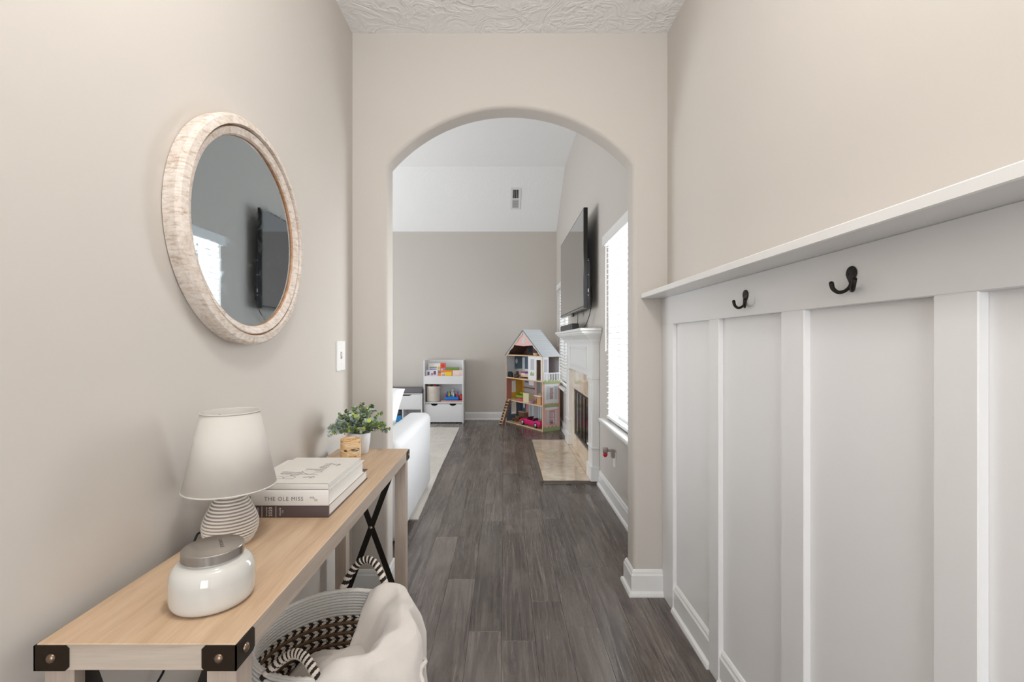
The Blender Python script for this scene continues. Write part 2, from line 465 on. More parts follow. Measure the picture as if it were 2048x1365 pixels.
# arch wall with rounded corners round the opening
def arch_wall():
    mb = MB()
    hw = (OR-OL)/2; cx = (OL+OR)/2; rise = APZ-SPZ; R = (hw*hw+rise*rise)/(2*rise); zc = APZ-R
    prof = [(OL, 0.0), (OL, 0.5), (OL, 1.0), (OL, 1.6)]
    th0 = math.asin(hw/R); N = 40
    for k in range(N+1):
        a = -th0+2*th0*k/N; prof.append((cx+R*sin(a), zc+R*cos(a)))
    prof += [(OR, 1.6), (OR, 1.0), (OR, 0.5), (OR, 0.0)]
    n = len(prof); nrm = []
    for k in range(n):
        if prof[k][1] < SPZ-0.01: nrm.append((-1, 0) if prof[k][0] < cx else (1, 0))
        else:
            d = Vector((prof[k][0]-cx, prof[k][1]-zc)).normalized()
            if k == 4 or k == n-5:
                s_ = -1 if prof[k][0] < cx else 1
                b = (Vector((s_, 0))+d); b = b/(b.length_squared/2); nrm.append((b.x, b.y))
            else: nrm.append((d.x, d.y))
    r = 0.02; rings = []
    def ring(off, y): return [(p[0]+q[0]*off, y, p[1]+q[1]*off) for p, q in zip(prof, nrm)]
    for k in range(6):
        a = pi/2*k/5; rings.append(ring(r*(1-sin(a)), AY+r*(1-cos(a))))
    for k in range(6):
        a = pi/2*k/5; rings.append(ring(r*(1-cos(a)), AY2-r*(1-sin(a))))
    base = 0; vs = [v for g in rings for v in g]; fs = []
    for g in range(len(rings)-1):
        for k in range(n-1): fs.append((g*n+k, g*n+k+1, (g+1)*n+k+1, (g+1)*n+k))
    mb.add(vs, fs, 0, True)
    for g, y in ((0, AY), (len(rings)-1, AY2)):
        inner = rings[g]; outer = []
        for k in range(n):
            if k <= 3: outer.append((LX-0.12, y, inner[k][2]))
            elif k >= n-4: outer.append((RX+0.12, y, inner[k][2]))
            else:
                t = (k-4)/(n-9); outer.append((LX-0.12+(RX-LX+0.24)*t, y, VZ+0.05))
        outer[0] = (LX-0.12, y, 0); outer[-1] = (RX+0.12, y, 0)
        vs = inner+outer; fs = [(k, k+1, n+k+1, n+k) for k in range(n-1)]
        # corner fills
        vs = list(vs); c0 = len(vs)
        mb.add(vs, fs, 0, False)
    return mb
struct(arch_wall(), 'wall_arch', WALL, 'beige wall with the arched opening into the living room', recalc=True, loc=(0, AY, 0))
m = MB(); m.box(LW-0.1, LX-0.12, AY, AY2, 0, VZ+0.05); struct(m, 'wall_near', WALL, 'beige living room wall beside the arch')
WIN = [(2.78, 3.70), (6.02, 6.94)]; WZ0, WZ1 = 0.62, 2.06
FB = (4.42, 5.32, 0.19, 0.70)
m = MB(); m.holes('x', WX, WX+0.14, AY2-0.02, FY+0.1, 0, VZ+0.05, [(a, b, WZ0, WZ1) for a, b in WIN]+[FB])
struct(m, 'wall_window', WALL, 'beige living room wall with the fireplace and windows', loc=(WX, 5, 0))
m = MB(); m.box(LW-0.1, WX+0.14, FY, FY+0.12, 0, 3.1); struct(m, 'wall_back', WALL, 'beige far wall of the living room')
m = MB(); m.holes('x', LW-0.1, LW, AY2, FY, 0, VZ+0.05, [(3.55, 6.25, 0.05, 2.4)]); struct(m, 'wall_living', WALL, 'beige side wall of the living room with added patio doors')
m = MB(); m.prism([(AY-0.01, VZ), (6.33, VZ), (FY+0.12, 2.98-0.12*0.62), (FY+0.12, 3.1), (6.33, VZ+0.1), (AY-0.01, VZ+0.1)], 'x', LW-0.1, WX+0.14)
struct(m, 'ceiling_vault', CEILV, 'white vaulted living room ceiling')
m = MB(); m.holes('y', EY-0.12, EY, LX-0.12, RX+0.12, 0, CZ+0.05, [(-0.5, 0.5, 0, 2.1)]); struct(m, 'wall_entry', WALL, 'beige entry wall')
d = tag(MB().build('door_1', WHITE, loc=(0, EY, 0)), 'white glazed front door added out of view', None, None, 'structure')  # door added out of view as a source for the hall light
dm = MB(); dm.holes('y', EY-0.08, EY-0.035, -0.5, 0.5, 0.0, 2.1, [(-0.36, 0.36, 0.35, 1.95)]); dm.build('door_leaf', WHITE, d)
box('pane', GLASS, -0.36, 0.36, EY-0.06, EY-0.055, 0.35, 1.95, d)
d = tag(MB().build('door_2', WHITE, loc=(LW, 4.9, 0)), 'white glazed patio doors added out of view', None, None, 'structure')  # unseen doors added as a source for the living room light
dm = MB(); dm.holes('x', LW-0.08, LW-0.03, 3.55, 6.25, 0.05, 2.4, [(3.65, 4.85, 0.15, 2.3), (4.95, 6.15, 0.15, 2.3)]); dm.build('door_leaf', WHITE, d)
box('pane', GLASS, LW-0.06, LW-0.055, 3.65, 6.15, 0.15, 2.3, d)

# baseboards
BP = [(0, 0.0), (0.028, 0.0), (0.028, 0.006), (0.024, 0.016), (0.016, 0.022), (0.0145, 0.024), (0.0145, 0.098), (0.010, 0.106), (0.009, 0.114), (0.004, 0.122), (0, 0.125)]
def base(name, path, label):
    m = MB(); m.molding(path, BP); struct(m, name, WHITE, label)
base('baseboard_left', [(LX, AY), (LX, EY)], 'white baseboard along the left hall wall')
base('baseboard_pier_right', [(RX-0.012, AY), (OR, AY), (OR, AY2), (WX, AY2)], 'white baseboard wrapped round the right arch pier')
base('baseboard_pier_left', [(-1.6, AY2), (OL, AY2), (OL, AY), (LX, AY)], 'white baseboard wrapped round the left arch pier')
base('baseboard_window', [(WX, AY2), (WX, 4.035)], 'white baseboard below the near window')
base('baseboard_back', [(WX, 5.72), (WX, FY), (LW, FY)], 'white baseboard round the far corner of the living room')

# board and batten on the right wall
PX, BX = 0.789, 0.771
wains = tag(MB().build('trim_1', BATTEN, loc=(PX, 1, 0)), 'white board and batten panelling with a ledge', None, None, 'structure')
m = MB(); m.box(PX, RX, EY, AY-0.001, 0, 1.448); m.build('backing_board', BATTEN, wains)
box('top_rail', BATTEN, BX, PX+0.001, EY, AY-0.001, 1.317, 1.446, wains, b=0.002)
box('ledge', WHITE, 0.668, RX, EY, AY-0.001, 1.446, 1.470, wains, b=0.0025)
bat = [(2.124, AY-0.002), (1.672, 1.750), (1.196, 1.295), (0.756, 0.836), (0.26, 0.345), (-0.19, -0.105), (-0.64, -0.555), (-1.09, -1.005), (-1.54, -1.455), (-2.0, -1.915)]
for a, b in bat: box('batten', BATTEN, BX, PX+0.001, a, b, 0, 1.318, wains, b=0.002)
for k in range(len(bat)-1):
    m = MB(); m.molding([(PX, bat[k+1][1]), (PX, bat[k][0])], BP); m.build('base_moulding', WHITE, wains)

# windows and blinds
def window(i, y0, y1, label, blabel):
    wn = tag(MB().build('window_%d' % (i+1), WHITE, loc=(WX, (y0+y1)/2, WZ0)), label, None, None, 'structure')
    m = MB(); m.holes('x', WX+0.085, WX+0.135, y0, y1, WZ0, WZ1, [(y0+0.045, y1-0.045, WZ0+0.05, (WZ0+WZ1)/2-0.02), (y0+0.045, y1-0.045, (WZ0+WZ1)/2+0.025, WZ1-0.045)]); m.build('frame', PLASTICW, wn)
    for z0, z1 in ((WZ0+0.05, (WZ0+WZ1)/2-0.02), ((WZ0+WZ1)/2+0.025, WZ1-0.045)):
        p = box('pane', GLASS, WX+0.108, WX+0.112, y0+0.045, y1-0.045, z0, z1, wn)
        for k in (1, 2):
            yy = y0+0.045+(y1-y0-0.09)*k/3; box('muntin', PLASTICW, WX+0.10, WX+0.12, yy-0.008, yy+0.008, z0, z1, p)
        zz = (z0+z1)/2; box('muntin', PLASTICW, WX+0.10, WX+0.12, y0+0.045, y1-0.045, zz-0.008, zz+0.008, p)
    m = MB(); m.box(WX+0.002, WX+0.139, y1-0.004, y1-0.0005, WZ0, WZ1); m.box(WX+0.002, WX+0.139, y0+0.0005, y0+0.004, WZ0, WZ1); m.box(WX+0.002, WX+0.139, y0, y1, WZ1-0.004, WZ1-0.0005); m.build('jamb_liner', WHITE, wn)
    box('sill', WHITE, 0.758, WX+0.10, y0-0.05, y1+0.055, WZ0-0.028, WZ0, wn, bevel=(0.009, 3))
    box('apron', WHITE, WX-0.016, WX+0.001, y0-0.02, y1+0.02, WZ0-0.075, WZ0-0.028, wn, b=0.003)
    bl = thing('window_blind', blabel, 'blind', (WX-0.01, (y0+y1)/2, WZ0), group='white slatted window blinds')
    m = MB(); m.box(0.783, 0.797, y0-0.012, y1+0.012, WZ1-0.062, WZ1+0.012, 0.003); m.box(0.797, WX-0.001, y0-0.012, y0, WZ1-0.062, WZ1+0.012); m.box(0.797, WX-0.001, y1, y1+0.012, WZ1-0.062, WZ1+0.012)
    m.build('valance', WHITE, bl)
    box('head_rail', WHITE, 0.80, 0.845, y0+0.003, y1-0.003, WZ1-0.045, WZ1-0.002, bl)
    pitch = 0.0425; n = int((WZ1-WZ0-0.09)/pitch); s0 = None; ang = radians(-10)
    m = MB(); m.box(-0.025, 0.025, -(y1-y0)/2+0.006, (y1-y0)/2-0.006, -0.0024, 0.0024, 0.0006)
    s0 = m.build('slat', SLAT, bl, local=True)
    for k in range(n):
        o = s0 if k == 0 else copy_part(s0, bl)
        o.location = (0.838-(WX-0.01), 0, WZ1-0.075-k*pitch-WZ0); o.rotation_euler = (0, ang, 0)
    box('bottom_rail', WHITE, 0.815, 0.862, y0+0.006, y1-0.006, WZ0+0.012, WZ0+0.034, bl, b=0.003)
    for yy in (y0+0.12, (y0+y1)/2, y1-0.12):
        m = MB(); m.tube([(0.812, yy, WZ1-0.05), (0.812, yy, WZ0+0.03)], 0.0012, 5); m.build('ladder_cord', WHITE, bl)
    m = MB(); m.tube([(0.802, y1-0.035, WZ1-0.06), (0.801, y1-0.036, WZ1-0.9)], 0.004, 8); m.build('tilt_wand', PLASTICW, bl)
window(0, *WIN[0], 'white framed window nearest the arch, right of the fireplace', 'white slatted blind in the window nearest the arch')
window(1, *WIN[1], 'white framed window beyond the fireplace by the dollhouse', 'white slatted blind in the far window beyond the fireplace')

# ------------------------------------------------------------------ console table
TX0, TX1, TY0, TY1, TZ = -0.704, -0.404, 0.700, 1.977, 0.78
TB = TZ-0.0405
t = thing('console_table', 'pale oak console table with black corner brackets and X braces along the left wall', 'table', ((TX0+TX1)/2, (TY0+TY1)/2, 0))
m = MB(); m.box(TX0, TX1, TY0, TY1, TB, TZ, 0.0012)
# separate the warm-lit long-grain top from the cool-lit cross-grain ends and long edges
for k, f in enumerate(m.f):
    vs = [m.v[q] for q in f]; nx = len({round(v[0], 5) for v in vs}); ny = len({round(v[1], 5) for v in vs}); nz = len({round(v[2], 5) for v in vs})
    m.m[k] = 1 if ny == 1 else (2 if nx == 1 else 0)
top = m.build('tabletop', [OAK_Y_WARM, OAK_X_COOL, OAK_SIDE_COOL], t)
LG = 0.045
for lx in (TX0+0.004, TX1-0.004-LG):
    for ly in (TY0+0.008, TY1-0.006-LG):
        box('leg', OAK_Z_COOL, lx, lx+LG, ly, ly+LG, 0.0, TB, t, b=0.0012)
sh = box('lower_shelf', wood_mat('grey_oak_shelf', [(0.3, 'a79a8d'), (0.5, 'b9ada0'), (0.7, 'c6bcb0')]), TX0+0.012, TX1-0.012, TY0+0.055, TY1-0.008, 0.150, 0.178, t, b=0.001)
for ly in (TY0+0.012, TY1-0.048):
    box('stretcher', OAK_X_COOL, TX0+LG, TX1-LG, ly, ly+0.036, 0.118, 0.150, t, b=0.001)
def brace(y):
    xa, xb = TX0+LG+0.004, TX1-LG-0.004; za, zb = 0.185, TB-0.004
    for (p, q, dy) in (((xa, za), (xb, zb), 0.0), ((xb, za), (xa, zb), 0.005)):
        d = Vector((q[0]-p[0], q[1]-p[1])).normalized(); nn = Vector((-d.y, d.x))*0.0115
        m = MB(); m.prism([(p[0]-nn.x, p[1]-nn.y), (q[0]-nn.x, q[1]-nn.y), (q[0]+nn.x, q[1]+nn.y), (p[0]+nn.x, p[1]+nn.y)], 'y', y+dy, y+dy+0.004)
        b = m.build('cross_brace', BLACKMETAL, t)
    m = MB(); m.lathe([(0.0, -0.004), (0.003, -0.004), (0.0065, -0.002), (0.007, 0.001)], ((xa+xb)/2, y, (za+zb)/2), 'y', 14); m.build('screw', STEEL, t)
brace(TY0+0.022); brace(TY1-0.04)
def bracket(sx, sy):
    X = TX0 if sx < 0 else TX1; Y = TY0 if sy < 0 else TY1; e = 0.0022; L = 0.05
    xi = X-sx*L; yi = Y-sy*L; m = MB()
    zs = (TB+0.0008, TZ-0.0018); c = 0.005
    za, zb = zs
    # plate across the end with rounded inner corners, and one along the side
    px = [(X+sx*e, za), (X+sx*e, zb), (xi+sx*c, zb), (xi, zb-c), (xi, za+c), (xi+sx*c, za)]
    m.prism(px, 'y', Y, Y+sy*e)
    py = [(Y+sy*e, za), (Y+sy*e, zb), (yi+sy*c, zb), (yi, zb-c), (yi, za+c), (yi+sy*c, za)]
    m.prism(py, 'x', X, X+sx*e)
    b = m.build('corner_bracket', IRON, t)
    m = MB(); m.lathe([(0.0, sy*0.0042), (0.004, sy*0.0038), (0.007, sy*0.0015), (0.0072, 0)], (X-sx*0.024, Y+sy*e, (za+zb)/2), 'y', 14); m.build('screw', SCREW, b)
    m = MB(); m.lathe([(0.0, sx*0.0042), (0.004, sx*0.0038), (0.007, sx*0.0015), (0.0072, 0)], (X+sx*e, Y-sy*0.024, (za+zb)/2), 'x', 14); m.build('screw', SCREW, b)
for sx in (-1, 1):
    for sy in (-1, 1): bracket(sx, sy)

# ------------------------------------------------------------------ round mirror
MC = (LX, 1.312, 1.537)
t = thing('wall_mirror', 'round mirror in a whitewashed wooden frame on the left wall', 'mirror', (LX, MC[1], MC[2]-0.31))
m = MB(); m.lathe([(0.300, 0.0), (0.309, 0.002), (0.311, 0.030), (0.307, 0.038), (0.304, 0.0405), (0.286, 0.044), (0.2845, 0.041), (0.2845, 0.026)], MC, 'x', 96); m.build('outer_ring', WASH, t)
m = MB(); m.lathe([(0.2848, 0.028), (0.2790, 0.030), (0.2790, 0.033)], MC, 'x', 96); m.build('groove', WASHEDGE, t)
m = MB(); m.lathe([(0.280, 0.026), (0.2795, 0.0365), (0.277, 0.0385), (0.262, 0.033), (0.258, 0.028)], MC, 'x', 96); m.build('inner_ring', WASH, t)
m = MB(); m.lathe([(0.258, 0.028), (0.2572, 0.027), (0.2568, 0.021)], MC, 'x', 96); m.build('inner_edge', WASHEDGE, t)
m = MB(); m.lathe([(0.0, 0.0225), (0.259, 0.0225)], MC, 'x', 96, smooth=False); m.build('glass', MIRROR, t)
for c in t.children:
    if c.name.startswith(('outer_ring', 'inner_ring')): md = c.modifiers.new('edges', 'EDGE_SPLIT'); md.split_angle = radians(28)

# ------------------------------------------------------------------ table lamp
LC = (-0.622, 1.058, TZ)
t = thing('table_lamp', 'small table lamp with ribbed ceramic base and white tapered shade', 'lamp', LC)
def basr(z):  # pear outline
    q = [(0.0, 0.0430), (0.012, 0.0485), (0.028, 0.0540), (0.045, 0.0550), (0.062, 0.0500), (0.085, 0.0395), (0.110, 0.0275), (0.135, 0.0190), (0.155, 0.0150)]
    P = spline([(a, b, 0) for a, b in q], 8)
    for a, b in zip(P, P[1:]):
        if a.x <= z <= b.x: return a.y+(b.y-a.y)*(z-a.x)/max(1e-9, b.x-a.x)
    return q[-1][1]
prof = [(0.0, 0.0)]+[(basr(k*0.15/60), k*0.15/60) for k in range(61)]+[(0.010, 0.152), (0.010, 0.175)]
m = MB(); m.lathe(prof, LC, 'z', 56); lb_ = m.build('ceramic_base', [simple('grey_groove_body', '9a8d86', 0.5)], t)  # body in grey, showing as darker grooves between the white ribs
m = MB(); m.lathe([(basr(0)+0.0006, 0.0002), (basr(0.006)+0.0014, 0.006), (basr(0.016)+0.0014, 0.016), (basr(0.017)-0.001, 0.0175)], LC, 'z', 56); m.build('base_band', CER, lb_)
z = 0.0205; m = MB()
while z < 0.146:
    rb = basr(z)+0.0004; m.tube([(LC[0]+rb*cos(2*pi*k/56), LC[1]+rb*sin(2*pi*k/56), TZ+z) for k in range(56)], 0.0023, 8, closed=True); z += 0.0067
tag(m.build('rib_coils', CER, lb_), kind='stuff')
S0, S1, R0, R1 = 0.128, 0.296, 0.0945, 0.0590
m = MB(); m.lathe([(R0, S0), (R1, S1), (R1-0.0022, S1), (R0-0.0022, S0)], LC, 'z', 64, close=True); sd = m.build('lamp_shade', SHADE, t)
for zz, rr in ((S0, R0), (S1, R1)):
    m = MB(); m.tube([(LC[0]+rr*cos(2*pi*k/48), LC[1]+rr*sin(2*pi*k/48), LC[2]+zz) for k in range(48)], 0.0018, 6, closed=True); m.build('shade_binding', SHADE, sd)
m = MB()
for k in range(3):
    a = 2*pi*k/3+0.4; m.tube([(LC[0], LC[1], TZ+0.275), (LC[0]+R1*cos(a), LC[1]+R1*sin(a), TZ+S1-0.012)], 0.0012, 5)
m.lathe([(0.012, 0.268), (0.012, 0.278), (0, 0.278)], LC, 'z', 12)
m.build('shade_spider', STEEL, sd)
m = MB(); m.lathe([(0.010, 0.17), (0.012, 0.19), (0.026, 0.225), (0.026, 0.245), (0.012, 0.266), (0, 0.268)], LC, 'z', 20); m.build('bulb', MILK, t)
cord = spline([(-0.655, 1.09, TZ+0.004), (-0.69, 1.12, TZ+0.005), (-0.71, 1.10, TZ+0.004), (-0.7225, 1.08, TZ-0.02), (-0.7225, 1.0, 0.55), (-0.722, 0.9, 0.5), (-0.722, 0.8, 0.40)], 6)
m = MB(); m.tube(cord, 0.0025, 6); m.build('power_cord', BLACK, t)

# ------------------------------------------------------------------ candle jar
JC = (-0.514, 0.822, TZ)
t = thing('candle_jar', 'wide white glass candle jar with steel lid on the near table end', 'candle', JC)
jp = [(0.0, 0.0), (0.053, 0.0), (0.060, 0.0025), (0.0645, 0.009), (0.0660, 0.020), (0.0660, 0.042), (0.0652, 0.053), (0.0620, 0.063), (0.0560, 0.0705), (0.0475, 0.0745), (0.0445, 0.077), (0.0445, 0.084), (0, 0.084)]
m = MB(); pts = spline([(r, h, 0) for r, h in jp[1:-1]], 3); m.lathe([(0, 0)]+[(p.x, p.y) for p in pts]+[(0, 0.084)], JC, 'z', 64); m.build('jar', MILK, t)
m = MB(); m.lathe([(0.0, 0.0785), (0.0475, 0.0785), (0.0485, 0.0795), (0.0485, 0.0935), (0.0475, 0.0948), (0.046, 0.0952), (0, 0.0952)], JC, 'z', 64, smooth=True)
lid = m.build('lid', STEEL, t); md = lid.modifiers.new('edges', 'EDGE_SPLIT'); md.split_angle = radians(35)
m = MB()
for r_ in (0.030, 0.0295):
    pass
text('embossed_print', 'CAPRI BLUE', 0.008, simple('dark_etch', '7b736f', 0.4, 0.8), lid, (JC[0]-0.006, JC[1]+0.024, TZ+0.0953), (0.6, -0.8, 0), (0.8, 0.6, 0), 0.0001)

# ------------------------------------------------------------------ books on the table
def book(name, label, x0, x1, y0, y1, z0, z1, cover, paper, ct=0.0025, spine_round=0.003, group='large books stacked on the console table'):
    t = thing(name, label, 'book', ((x0+x1)/2, (y0+y1)/2, z0), group=None)
    box('pages', paper, x0+0.003, x1-0.004, y0+0.004, y1-0.006, z0+ct, z1-ct, t)
    c = MB(); c.box(x0, x1, y0, y1, z0, z0+ct, 0.0008); c.build('back_cover', cover, t)
    c = MB(); c.box(x0, x1, y0, y1, z1-ct, z1, 0.0008); c.build('front_cover', cover, t)
    c = MB(); n = 8; pr = []
    for k in range(n+1):
        a = pi*k/n-pi/2; pr.append((y0-spine_round*cos(a), (z0+z1)/2+(z1-z0)/2*sin(a) if abs(sin(a)) == 1 else (z0+z1)/2+(z1-z0)/2*max(-1, min(1, sin(a)*1.06))))
    pr += [(y0+0.0035, z1), (y0+0.0035, z0)]
    c.prism(pr, 'x', x0, x1, smooth=False); sp = c.build('spine', cover, t)
    return t, sp
BX0, BX1 = -0.700, -0.453
dcov = simple('dark_brown_bookcloth', '57494a', 0.5, var=0.06, vscale=14); wcov = simple('white_bookcloth', 'e3e0dd', 0.5); acov = simple('ivory_album_cover', 'dedad4', 0.55)
z0 = TZ; z1 = z0+0.032; z2 = z1+0.040; z3 = z2+0.0145
tb, sp = book('yearbook', 'dark brown yearbook at the bottom of the book stack, spine marked 2020', BX0, BX1, 1.203, 1.548, z0, z1, dcov, PAPER)
ys = 1.1995; zc = z0+0.016
def vtext(s, size, px, mat=WHITEINK): text('lettering', s, size, mat, sp, (px, ys, zc), (0, 0, 1), (-1, 0, 0), align='CENTER')
vtext('THE UNIVERSITY', 0.0036, -0.6395); vtext('OF MISSISSIPPI', 0.0036, -0.6335)
vtext('THE OLE MISS', 0.0040, -0.6110); vtext('2020', 0.0125, -0.5985); vtext('VOLUME', 0.0055, -0.5755); vtext('116', 0.0050, -0.5690)
for px in (-0.6245, -0.5885):
    box('spine_rule', WHITEINK, px-0.0006, px+0.0006, ys-0.0001, ys+0.0004, z0+0.002, z1-0.002, sp)
tb, sp = book('yearbook', 'thick white yearbook in the middle of the book stack, spine lettered THE OLE MISS', BX0, BX1+0.001, 1.200, 1.505, z1, z2, wcov, PAPER)
ys = 1.1966; zb = z1+0.0135
text('lettering', '2021', 0.019, INK, sp, (-0.6865, ys, zb-0.001), (1, 0, 0), (0, 0, 1))
text('lettering', 'THE OLE MISS', 0.0145, INK, sp, (-0.6175, ys, zb), (1, 0, 0), (0, 0, 1), spacing=1.15)
text('lettering', 'VOL.', 0.0068, INK, sp, (-0.5000, ys, zb+0.006), (1, 0, 0), (0, 0, 1)); text('lettering', '125', 0.0068, INK, sp, (-0.490, ys, zb-0.001), (1, 0, 0), (0, 0, 1))
mk = MB(); mk.box(-0.476, -0.466, 1.455, 1.475, z2, z2+0.0002); mk.box(-0.474, -0.470, 1.435, 1.448, z2, z2+0.0002); mk.build('cover_print', simple('dusty_print', 'b08f8c', 0.6), tb)
tb, sp = book('photo_album', 'thin ivory album with script lettering on top of the book stack', -0.660, -0.4555, 1.204, 1.478, z2, z3, acov, PAPER, 0.0022, 0.001)
# hand-script on the cover: strokes in (along +Y, towards -X)
def script(strokes, oy, ox, sc, wdt=0.0009):
    m = MB()
    for st in strokes:
        P = spline([(p[0], p[1], 0) for p in st], 7); L = []
        for k in range(len(P)):
            d = (P[min(k+1, len(P)-1)]-P[max(k-1, 0)]); d = d.normalized() if d.length > 1e-9 else Vector((1, 0, 0)); nn = Vector((-d.y, d.x, 0))
            ww = wdt/sc*(0.55+0.6*abs(d.y))
            for sg in (-1, 1):
                q = P[k]+nn*ww*sg; L.append((ox-q.y*sc, oy+q.x*sc, z3+0.00025))
        m.add(L, [(2*k, 2*k+1, 2*k+3, 2*k+2) for k in range(len(P)-1)])
    return m.build('script_lettering', INK, tb)
bill = [[(0.25, 1.9), (0.2, 1.0), (0.1, 0.0)], [(-0.3, 1.5), (0.3, 2.0), (0.9, 1.7), (0.6, 1.1), (0.2, 1.0), (0.8, 0.9), (1.0, 0.4), (0.5, 0.0), (0.05, 0.15)],
        [(1.05, 0.45), (1.3, 0.8), (1.25, 0.1), (1.5, 0.2), (1.9, 1.6), (1.75, 1.9), (1.65, 1.2), (1.75, 0.1), (2.0, 0.25), (2.4, 1.7), (2.25, 1.95), (2.15, 1.2), (2.25, 0.1), (2.6, 0.3)], [(2.75, 0.1), (2.7, -0.2)], [(1.35, 1.15), (1.38, 1.2)]]
kel = [[(0.1, 0.2), (0.55, 0.75), (0.35, 1.05), (0.2, 0.8), (0.6, 0.1)], [(0.0, 0.4), (0.25, 0.0), (0.6, 0.4)],
       [(1.3, 1.9), (1.2, 0.9), (1.05, 0.0)], [(1.95, 1.9), (1.25, 0.9), (1.6, 0.6), (2.0, 0.0), (2.25, 0.15), (2.6, 0.6), (2.45, 0.85), (2.3, 0.4), (2.55, 0.05), (2.85, 0.4), (3.15, 1.6), (3.0, 1.9), (2.9, 1.0), (3.05, 0.05), (3.35, 0.35), (3.6, 0.85), (3.55, 0.2), (3.4, 0.05), (3.8, 0.2), (4.1, 0.65), (3.95, 0.85), (3.85, 0.4), (4.05, 0.05), (4.4, 0.4), (4.55, 0.8), (4.55, 0.2), (4.85, 0.2), (5.0, 0.8), (4.95, -0.4), (4.7, -0.9), (4.6, -0.5), (5.5, 0.5)]]
script(bill, 1.245, -0.566, 0.030); script(kel, 1.255, -0.515, 0.029)
script([[(k*0.35, 0.0), (k*0.35+0.12, 0.25), (k*0.35+0.25, 0.02)] for k in range(5)], 1.375, -0.493, 0.018, 0.0004)

# ------------------------------------------------------------------ birch candle and potted plant
BC = (-0.572, 1.735, TZ)
t = thing('birch_candle', 'candle in a birch bark holder behind the books', 'candle', BC)
m = MB(); m.lathe([(0, 0), (0.0355, 0), (0.0365, 0.003), (0.0365, 0.092), (0.035, 0.0945), (0.031, 0.0945), (0.030, 0.092), (0.030, 0.078)], BC, 'z', 36); m.build('bark_holder', BIRCH, t)
m = MB(); m.lathe([(0.0, 0.080), (0.0305, 0.080)], BC, 'z', 28); m.build('wax', simple('amber_wax', 'e3b878', 0.35), t)
m = MB(); m.tube([(BC[0], BC[1], TZ+0.08), (BC[0]+0.001, BC[1], TZ+0.092)], 0.001, 5); m.build('wick', PAPER, t)
PC = (-0.590, 1.905, TZ)
t = thing('potted_plant', 'small artificial eucalyptus plant in a white pot at the far table end', 'plant', PC)
m = MB(); m.lathe([(0, 0), (0.030, 0), (0.033, 0.003), (0.040, 0.045), (0.0425, 0.082), (0.041, 0.084), (0.038, 0.082), (0.036, 0.072), (0, 0.072)], PC, 'z', 36); m.build('pot', simple('white_pot', 'dfe1e6', 0.5, var=0.03, vscale=80), t)
LEAF = [simple('leaf_sage', 'a3b39d', 0.6), simple('leaf_green', '7d9568', 0.55), simple('leaf_lime', 'bccb5c', 0.55), simple('leaf_dusty', 'b3c6c2', 0.6), simple('leaf_dark', '5d7055', 0.6)]
STEM = simple('leaf_stem', '6f7a55', 0.7)
rs = random.Random(3)
for k in range(60):
    az = rs.uniform(0, 2*pi); el = rs.uniform(0.12, 1.45); ln = rs.uniform(0.075, 0.115)
    if k < 6: az = pi+rs.uniform(-0.5, 0.5); el = rs.uniform(0.0, 0.4); ln = 0.105
    elif k < 11: az = rs.uniform(-0.5, 0.4); el = rs.uniform(0.1, 0.5); ln = 0.10
    d = Vector((cos(az)*cos(el), sin(az)*cos(el)*0.7, sin(el))); st = Vector((PC[0]+cos(az)*0.015, PC[1]+sin(az)*0.015, TZ+0.068))
    path = [st+d*ln*u+Vector((0, 0, 0.018*sin(pi*min(1, u*0.9))-0.012*u*u*(1-el/1.5)+0.012)) for u in (0, 0.25, 0.5, 0.75, 1.0)]
    for p in path: p.x = max(p.x, LX+0.012)
    m = MB(); m.tube(path, 0.0009, 4, 5)
    base_c = rs.choice([0, 0, 1, 1, 3, 4])
    nl = 9
    for q in range(nl):
        u = 0.2+0.8*q/(nl-1); j = min(3, int(u*4)); fq = u*4-j; c = path[j].lerp(path[j+1], fq)
        tdir = (path[j+1]-path[j]).normalized(); side = tdir.cross(Vector((0, 0, 1))); side = side.normalized() if side.length > 0.01 else Vector((1, 0, 0))
        for sg in (-1, 1):
            a = rs.uniform(-1, 1); ld = (side*sg*cos(a)+tdir.cross(side)*sin(a)*0.8+tdir*0.55).normalized(); ln2 = rs.uniform(0.012, 0.019); wd = ln2*rs.uniform(0.38, 0.52)
            sdv = ld.cross(tdir+Vector((rs.uniform(-.4, .4),)*3)).normalized(); upv = sdv.cross(ld)*0.0015
            vs = [c, c+ld*ln2*0.35+sdv*wd+upv, c+ld*ln2*0.75+sdv*wd*0.8+upv, c+ld*ln2, c+ld*ln2*0.75-sdv*wd*0.8+upv, c+ld*ln2*0.35-sdv*wd+upv, c+ld*ln2*0.5]
            for v in vs: v.x = max(v.x, LX+0.004)
            mi = 2 if rs.random() < 0.16 else base_c
            m.add(vs, [(0, 1, 6), (1, 2, 6), (2, 3, 6), (3, 4, 6), (4, 5, 6), (5, 0, 6)], mi, True)
    m.build('sprig', LEAF+[STEM], t, recalc=False)

